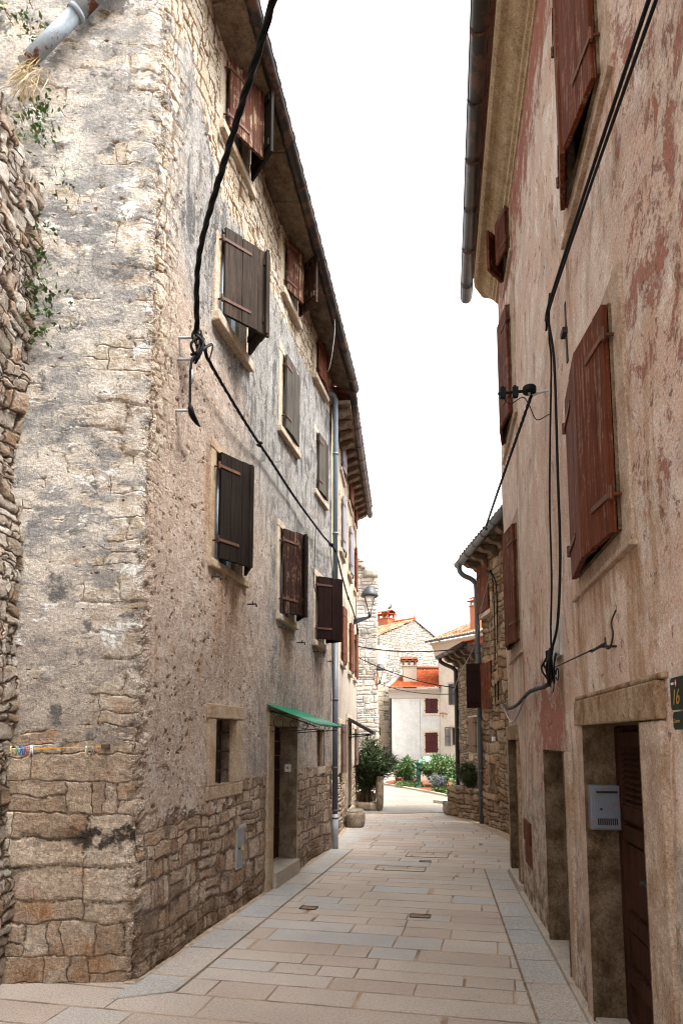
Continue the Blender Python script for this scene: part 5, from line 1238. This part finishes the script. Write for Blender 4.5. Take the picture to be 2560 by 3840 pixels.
struct(mb.build('kerb', 'conc', bevel=.012))
# drain across the street
dg = thing('drain_channel', 'slotted drain channel across the street where the plaza begins', 'drain', (1.77, 16.5, 0))
A_, B_ = Vector((.93, 16.33, .006)), Vector((2.60, 16.69, .006)); dd = (B_ - A_).normalized(); dn = Vector((-dd.y, dd.x, 0))
mb = MB(); mb.obox(A_ - dn * .09, dd * (B_ - A_).length, dn * .18, Vector((0, 0, .004))); mb.build('channel', 'conc', dg)
mb = MB(); n = 34
for k in range(n): mb.obox(A_ + dd * ((k + .3) / n * (B_ - A_).length) - dn * .05 + Vector((0, 0, .0045)), dd * .02, dn * .10, Vector((0, 0, .002)))
o = mb.build('slots', 'void', dg)
# small access covers in the paving
def cover(label, x, y, sx, sy):
    t_ = thing('access_cover', label, 'access cover', (x, y, .004), 'small access covers set in the paving'); rz = R(-12.5)
    mb = MB(); m = Matrix.Rotation(rz, 3, 'Z')
    for a, b, c_, d_ in ((-1, -1, 2, .0), (-1, 1, 2, 0)): mb.cbox((x + (m @ Vector((0, b * sy / 2, 0))).x, y + (m @ Vector((0, b * sy / 2, 0))).y, .006), (sx, .009, .006), rz)
    for a in (-1, 1): q = m @ Vector((a * sx / 2, 0, 0)); mb.cbox((x + q.x, y + q.y, .006), (.009, sy - .011, .006), rz)
    mb.build('cover_rim', 'iron' if sx < .3 else 'jointd', t_)
    mb = MB(); mb.cbox((x, y, .004), (sx - .02, sy - .02, .006), rz); mb.build('cover_plate', 'jointd' if sx < .3 else 'pave', t_); return t_
cover('dark iron access cover nearest the left wall', -.34, 7.35, .17, .13); cover('grey iron access cover in mid street, nearest the camera', .78, 7.02, .2, .13)
cover('large stone-filled access cover, farthest up the street', 1.30, 10.6, .62, .42); cover('long stone-filled access cover left of the large one', .80, 9.5, .66, .3); cover('tiny iron access cover between the stone-filled ones', 1.2, 10.06, .16, .11)

# ================================================================== PLAZA BED
sheet('flower_bed_soil', [(1.62, 26.5), (2.2, 24.6), (2.78, 22.75), (3.36, 20.35), (4.3, 18.6), (8, 18.6), (8, 31), (3.0, 31), (1.8, 28)], .035, 'soil')
mb = MB(); e = [(1.62, 26.5), (2.2, 24.6), (2.78, 22.75), (3.36, 20.35), (4.3, 18.6)]
for (a, b), (c_, d_) in zip(e, e[1:]): mb.obox((a, b, 0), (c_ - a, d_ - b, 0), (.10, .04, 0), (0, 0, .06))
struct(mb.build('bed_kerb', 'ashlar'))
mb = MB(); mb.hexa([(2.5, 19.0, 0), (3.1, 18.4, 0), (4.4, 18.4, 0), (4.4, 19.0, 0), (2.5, 19.0, .09), (3.1, 18.4, .09), (4.4, 18.4, .09), (4.4, 19.0, .09)]); struct(mb.build('plaza_kerb', 'conc', bevel=.01))
shrub('oleander_bush', 'small bright oleander bush left of the green hydrant', 'bush', (2.40, 26.0, .03), 1.05, .55, 22, 100, .17, .016, ['leafm', 'leafl', 'leafm'], t0=.3, group='shrubs in the flower bed')
shrub('oleander_bush', 'wide leafy oleander bush just right of the green hydrant', 'bush', (3.62, 25.2, .03), 1.2, .85, 40, 130, .19, .018, ['leafm', 'leafl', 'leafd'], t0=.2, group='shrubs in the flower bed')
shrub('rose_bush', 'tall green bush with pink roses at the right end of the bed', 'bush', (4.15, 22.2, .03), 1.15, .8, 40, 130, .14, .022, ['leafm', 'leafd', 'leafm'], ('pinkf', 9, .06), t0=.15, group='shrubs in the flower bed')
shrub('leafy_bush', 'dense mid green bush in front of the rose bush, by the stone house', 'bush', (3.85, 20.9, .03), .72, .55, 36, 130, .12, .02, ['leafm', 'leafm', 'leafl'], t0=.1, group='shrubs in the flower bed')
shrub('lavender_bush', 'grey violet lavender clump behind the red soil edge', 'bush', (3.16, 22.7, .03), .62, .34, 34, 70, .07, .010, ['lav', 'lav', 'leafl', 'leafd'], t0=.25, group='shrubs in the flower bed')
gc = MB(); leaf_blades(gc, [((x + random.gauss(0, .04), y, .05 + random.random() * .13), (random.gauss(0, .5), random.gauss(0, .5), 1)) for x, y in [((1.0 - t) * 2.95 + t * 4.0 + random.random() * .5, (1 - t) * 22.6 + t * 19.4 + random.gauss(0, .15)) for t in [random.random() for _ in range(3400)]]], .09, .022, 2)
leaf_blades(gc, [((x, y, .04 + random.random() * .12), (random.gauss(0, .5), random.gauss(0, .5), 1)) for x, y in [(2.0 + random.random() * .9, 25.3 + random.gauss(0, .35)) for _ in range(1300)]], .09, .022, 2)
go = gc.build('ground_cover_plants', ['leafm', 'leafl'], fixn=False); go['kind'] = 'stuff'; go['label'] = 'low green ground cover along the bed edge'
hy = thing('fire_hydrant', 'dark green cast iron pillar hydrant in the flower bed', 'hydrant', (2.77, 24.9, .03))
mb = MB(); mb.lathe((2.77, 24.9, .03), [(.15, 0), (.15, .03), (.10, .04), (.09, .10), (.075, .16), (.068, .40), (.08, .42), (.08, .46), (.068, .48), (.068, .62), (.085, .64), (.085, .70), (.07, .73), (.07, .80), (.10, .82), (.10, .86), (.075, .90), (.04, .93), (.04, .97), (.01, .98)], 18); mb.build('pillar', 'hyd', hy)
for sx_, z in ((-1, .38), (1, .70), (-1, .74)):
    mb = MB(); mb.tube([(2.77 + sx_ * .05, 24.88, z), (2.77 + sx_ * .15, 24.80, z)], [.05, .045], 10); mb.tube([(2.77 + sx_ * .15, 24.80, z), (2.77 + sx_ * .165, 24.79, z)], .055, 10); mb.build('outlet', 'hyd', hy)
for k, (x, y, m_, lab) in enumerate(((2.22, 27.0, 'terr', 'terracotta flower pot behind the small oleander'), (2.62, 26.6, 'iron', 'dark flower pot between the small oleander and hydrant'))):
    fp = thing('flower_pot', lab, 'flower pot', (x, y, .03)); mb = MB(); mb.lathe((x, y, .03), [(.09, 0), (.14, .18), (.155, .18), (.155, .22), (.13, .22), (.12, .19)], 14); mb.build('pot', m_, fp)
    mb = MB(); leaf_blades(mb, [((x + random.gauss(0, .08), y + random.gauss(0, .08), .25 + random.random() * .16), (random.gauss(0, .5), random.gauss(0, .5), 1)) for _ in range(160)], .10, .025, 2); mb.build('foliage', ['leafm', 'leafd'], fp, fixn=False)
lw_ = thing('garden_wall', 'low grey concrete wall with a step behind the flower bed', 'wall', (2.7, 32, 0))
mb = MB(); mb.cbox((3.9, 32.2, .28), (3.2, .3, .56)); mb.cbox((2.6, 31.75, .11), (.7, .6, .22)); mb.build('wall_face', 'conc', lw_, bevel=.02)
wc = thing('green_shelter', 'small pale green ribbed lid structure behind the hydrant', 'shelter', (3.7, 29, 0))
mb = MB(); mb.hexa([(3.15, 28.5, .72), (4.5, 28.5, .72), (4.5, 29.4, .72), (3.15, 29.4, .72), (3.5, 28.8, 1.02), (4.3, 28.8, 1.02), (4.3, 29.1, 1.02), (3.5, 29.1, 1.02)]); mb.build('lid', 'gpl', wc, bevel=.02)
mb = MB(); mb.cbox((3.82, 28.95, .37), (1.1, .7, .7)); mb.build('body', 'pale', wc)

# ================================================================== CABLES
def cable(label, pts, r, name='power_cable', mat='cable', tw=False, n=8, group=None, knots=()):
    o = thing(name, label, 'cable', pts[0], group); mb = MB(); q = poly(pts, n)
    if tw: twisted(mb, q, r * .55, r * 22)
    else: mb.tube(q, r, 8)
    mb.build('strand', mat, o, fixn=False)
    for k in knots:
        mb = MB(); c = q[int(k * (len(q) - 1))]
        for _ in range(5):
            a = Vector((random.gauss(0, 1), random.gauss(0, 1), random.gauss(0, 1))).normalized() * r * 2.2; mb.tube([c - a, c + a * .2 + Vector((0, 0, r)), c + a], r * .55, 6)
        mb.build('tie_knot', mat, o, fixn=False)
    return o
CLAMP = LW.pt(.46, 5.26, .16)
def arc(a, b, sag, n=7):
    a, b = Vector(a), Vector(b); return [a.lerp(b, i / n) - Vector((0, 0, sag * 4 * (i / n) * (1 - i / n))) for i in range(n + 1)]
cable('thick black twisted cable swooping overhead to the clamp on the left house', [CLAMP, LW.pt(.40, 5.33, .18), (-1.12, 5.0, 5.60), (-.69, 4.0, 5.70), (-.37, 3.3, 5.80), (.1, 2.2, 6.05), (1.05, .4, 6.6)], .023, tw=True)
cable('black twisted cable looped along the left house from clamp to street lamp', [CLAMP, LW.pt(.62, 5.24, .16)] + arc(LW.pt(.72, 5.18, .15), LW.pt(2.63, 5.05, .09), .03, 3) + arc(LW.pt(2.8, 5.03, .08), LW.pt(6.1, 4.86, .10), .03, 4)[1:] + [FW.pt(1.0, 4.72, .09), FW.pt(2.4, 4.63, .08), FW.pt(4.2, 4.58, .08), FW.pt(5.3, 4.4, .08), FW.pt(5.75, 4.2, .06)], .017, tw=True, knots=(.03, .33, .62, .80, .93))
cd = thing('cable_drop', 'short black cable end hanging from an iron hook on the left house', 'cable', LW.pt(.47, 4.53, .1))
mb = MB(); mb.tube(poly([CLAMP - Vector((0, 0, .18)), LW.pt(.42, 4.98, .13), LW.pt(.43, 4.75, .12), LW.pt(.44, 4.58, .12)], 6), .012, 8); mb.build('cord', 'cable', cd, fixn=False)
mb = MB(); mb.tube(poly([LW.pt(.43, 4.62, .12), LW.pt(.46, 4.53, .13), LW.pt(.56, 4.50, .13), LW.pt(.66, 4.51, .12)], 5), [.012] + [.026] * 6 + [.024, .022, .018, .015, .012, .010, .008, .004], 8); mb.build('taped_end', 'cable', cd, fixn=False)
mb = MB(); mb.tube([LW.pt(.43, 4.92, .125), LW.pt(.435, 4.80, .122)], .017, 8); mb.build('ferrule', 'tape', cd)
for z, zz in ((4.55, 0), (5.02, 1), (5.22, 2)):
    mb = MB(); P = LW.pt(.40, z, -.03); mb.tube(poly([P, LW.pt(.42, z, .06), LW.pt(.45, z + .01, .12), LW.pt(.49, z + .025, .12), LW.pt(.48, z + .04, .09)], 4), .012, 6); mb.build('hook', 'tape', cd, fixn=False)
mb = MB()
for k in range(10):
    a = CLAMP + Vector((random.gauss(0, .02), random.gauss(0, .02), random.uniform(-.03, .06))); b = CLAMP + Vector((random.gauss(0, .025), random.gauss(0, .03), random.uniform(-.28, -.1)))
    mb.tube(poly([a, a.lerp(b, .5) + Vector((random.gauss(0, .03), random.gauss(0, .03), 0)), b], 4), .012, 6)
for k in range(4):
    a = CLAMP + Vector((.01, .02, -.16)); mb.tube(poly([a, a + Vector((.05 + k * .01, .06, .10)), a + Vector((.10, .10 + k * .01, .14)), a + Vector((.08, .08, -.02))], 6), .006, 6)
mb.build('clamp_bundle', 'cable', cd, fixn=False)
cable('thin black wire hanging down the left house between the upper windows and lamp', [LW.pt(5.0, 4.95, .05), LW.pt(4.98, 4.4, .04), LW.pt(4.97, 3.95, .05), LW.pt(5.6, 3.86, .1), FW.pt(1.2, 3.95, .09)], .006)
# pink wall cables
cable('pair of thick black cables slanting down the upper pink wall', [RW.pt(1.0, 4.52, .10), RW.pt(1.36, 4.61, .09), RW.pt(2.5, 4.80, .08), RW.pt(3.69, 4.94, .08), RW.pt(3.95, 4.95, .07)], .010, n=8)
cable('thinner black cable running beside the thick pair on the pink wall', [RW.pt(1.0, 4.46, .09), RW.pt(1.36, 4.56, .08), RW.pt(2.5, 4.77, .07), RW.pt(3.75, 4.93, .07), RW.pt(4.0, 4.9, .06)], .009)
cable('black vertical cable down the pink wall to the junction box, right one', [RW.pt(3.72, 5.02, .07), RW.pt(3.84, 4.9, .07), RW.pt(3.86, 4.55, .035), RW.pt(3.89, 3.7, .035), RW.pt(3.92, 3.07, .035), RW.pt(3.98, 2.6, .06), RW.pt(4.1, 2.40, .09), RW.pt(4.2, 2.28, .08)], .010)
cable('thin black vertical cable down the pink wall past the junction box, left one', [RW.pt(3.78, 4.98, .07), RW.pt(3.94, 4.8, .05), RW.pt(3.98, 4.61, .035), RW.pt(4.15, 4.09, .035), RW.pt(4.28, 3.58, .035), RW.pt(4.31, 3.03, .035), RW.pt(4.44, 2.6, .035), RW.pt(4.42, 2.3, .04), RW.pt(4.28, 2.22, .07)], .0075)
cj = thing('cable_bundle', 'tangle of black cables under the junction box on the pink wall', 'cable', RW.pt(4.2, 2.29, .06))
mb = MB()
for k in range(9):
    a = RW.pt(4.22 + random.gauss(0, .04), 2.38 + random.random() * .06, .05 + random.random() * .05); b = RW.pt(4.26 + random.gauss(0, .06), 2.17 + random.random() * .06, .05 + random.random() * .06)
    mb.tube(poly([a, a.lerp(b, .5) + RW.d * random.gauss(0, .05) + RW.n * random.gauss(.02, .02), b], 5), .008, 6)
mb.tube([RW.pt(4.02 + .06 * math.cos(t * .5), 2.22 + .045 * math.sin(t * .5), .07) for t in range(13)], .005, 6); mb.tube([RW.pt(4.38 + .08 * math.cos(t * .5), 2.16 + .05 * math.sin(t * .5), .05) for t in range(11)], .005, 6)
mb.build('strand', 'cable', cj, fixn=False)
cable('bundle of black cables sagging along the pink wall from tangle to far corner', [RW.pt(4.25, 2.27, .06), RW.pt(4.6, 2.19, .05), RW.pt(5.3, 2.2, .05), RW.pt(5.8, 2.20, .05), RW.pt(6.8, 2.13, .05), RW.pt(7.7, 2.13, .05), RW.pt(8.35, 2.2, .04)], .020, tw=True)
cable('grey cable loop hanging below the cable bundle at the pink house corner', [RW.pt(6.1, 2.16, .05), RW.pt(6.7, 2.0, .06), RW.pt(7.3, 1.95, .06), RW.pt(7.9, 2.05, .05), RW.pt(8.35, 2.18, .04)], .010, mat='grp')
cable('thin wire from the cable tangle up to the small iron hook on pink wall', [RW.pt(4.1, 2.28, .07), RW.pt(3.4, 2.25, .10), RW.pt(2.75, 2.235, .10)], .005)
wk = thing('wall_hook', 'curled iron hook with loose wire above the panelled door', 'hook', RW.pt(2.6, 2.22, .05))
mb = MB(); mb.tube([RW.pt(2.80, 2.235, .09), RW.pt(2.48, 2.235, .09)], .008, 6); mb.tube([RW.pt(2.6, 2.235, -.02), RW.pt(2.6, 2.235, .09)], .007, 6); mb.tube(poly([RW.pt(2.52, 2.27, .08), RW.pt(2.46, 2.21, .09), RW.pt(2.42, 2.21, .08), RW.pt(2.40, 2.27, .07), RW.pt(2.46, 2.34, .06), RW.pt(2.44, 2.40, .04)], 6), .005, 6); mb.build('hook', 'iron', wk, fixn=False)
br = thing('cable_bracket', 'round black splice case on a bracket jutting from the pink wall', 'cable splice', RW.pt(4.39, 4.6, .1))
mb = MB(); mb.tube(poly([RW.pt(4.36, 4.60, -.03), RW.pt(4.39, 4.60, .06), RW.pt(4.42, 4.59, .13), RW.pt(4.38, 4.605, .15)], 4), .011, 6); mb.build('hook', 'tape', br, fixn=False)
mb = MB(); mb.lathe(RW.pt(4.39, 4.60, .145), [(.052, 0), (.056, .012), (.056, .045), (.05, .055)], 16); mb.build('splice_case', 'cable', br)
mb = MB(); mb.tube(poly([RW.pt(4.39, 4.615, .15), RW.pt(4.39, 4.618, .25), RW.pt(4.39, 4.61, .40)], 5), .013, 8)
for o_ in (.26, .36): RW.box(mb, 4.37, 4.42, 4.575, 4.655, o_ - .024, o_ + .024); RW.box(mb, 4.385, 4.405, 4.655, 4.675, o_ - .01, o_ + .01)
mb.build('connectors', 'cable', br, fixn=False)
mb = MB(); mb.tube(poly([RW.pt(4.39, 4.57, .36), RW.pt(4.4, 4.52, .30), RW.pt(4.4, 4.57, .20), RW.pt(4.4, 4.5, .15), RW.pt(4.36, 4.35, .10), RW.pt(4.34, 4.38, .0)], 6), .004, 6); mb.build('loose_wire', 'cable', br, fixn=False)
cable('black twisted cable sloping from the splice bracket to the rubble house eaves', [RW.pt(4.40, 4.58, .13), RW.pt(5.2, 4.55, .17), RW.pt(6.6, 4.55, .22), RW.pt(8.0, 4.62, .24), RW.pt(8.7, 4.78, .2)], .014, tw=True, knots=(.97,))
cable('black cables bundled vertically at the corner where pink and rubble houses meet', [S1.pt(1.40, 5.02, .12), S1.pt(1.52, 4.85, .08), S1.pt(1.59, 4.57, .06), S1.pt(1.56, 3.6, .06), S1.pt(1.49, 2.48, .06)], .013, tw=True, knots=(0.02, .06))
cable('second black vertical cable on the rubble house left of the bundle', [S1.pt(1.38, 5.0, .10), S1.pt(1.37, 4.6, .06), S1.pt(1.37, 3.73, .06), S1.pt(1.29, 2.49, .06), S1.pt(1.49, 2.40, .06)], .011)
cable('black cable arching from rubble house corner bundle to its downspout', [S1.pt(1.38, 4.98, .12), S1.pt(1.1, 5.10, .14), S1.pt(.61, 5.12, .15), S1.pt(.1, 5.1, .12)], .010)
cable('slack grey cable slung from the corner bundle to the black downspout', [S1.pt(1.38, 4.95, .12), S1.pt(1.0, 4.4, .2), S1.pt(.4, 3.7, .22), S2.pt(.9, 3.2, .2), S2.pt(.02, 2.9, .11)], .009, mat='grp')
G_ = 'cables crossing the street to the small house'
cable('upper black cable crossing the street from the far left house', arc(FW.pt(5.75, 4.05, .05), S2.pt(1.6, 3.75, .3), .10), .013, group=G_)
cable('middle black cable crossing the street in front of the far chimney', arc(FW.pt(5.8, 3.78, .05), S2.pt(.0, 3.0, .1), .12), .012, group=G_)
cable('lower thin cable crossing from the far lamp to the black downspout', arc((1.42, 25.0, 3.75), S2.pt(.0, 2.84, .1), .12), .012, group=G_)
cable('black wire dropping down the far left house corner below the lamp', [FW.pt(5.55, 4.45, .05), FW.pt(5.7, 4.25, .05), FW.pt(5.62, 4.05, .05), FW.pt(5.72, 3.8, .05)], .010)
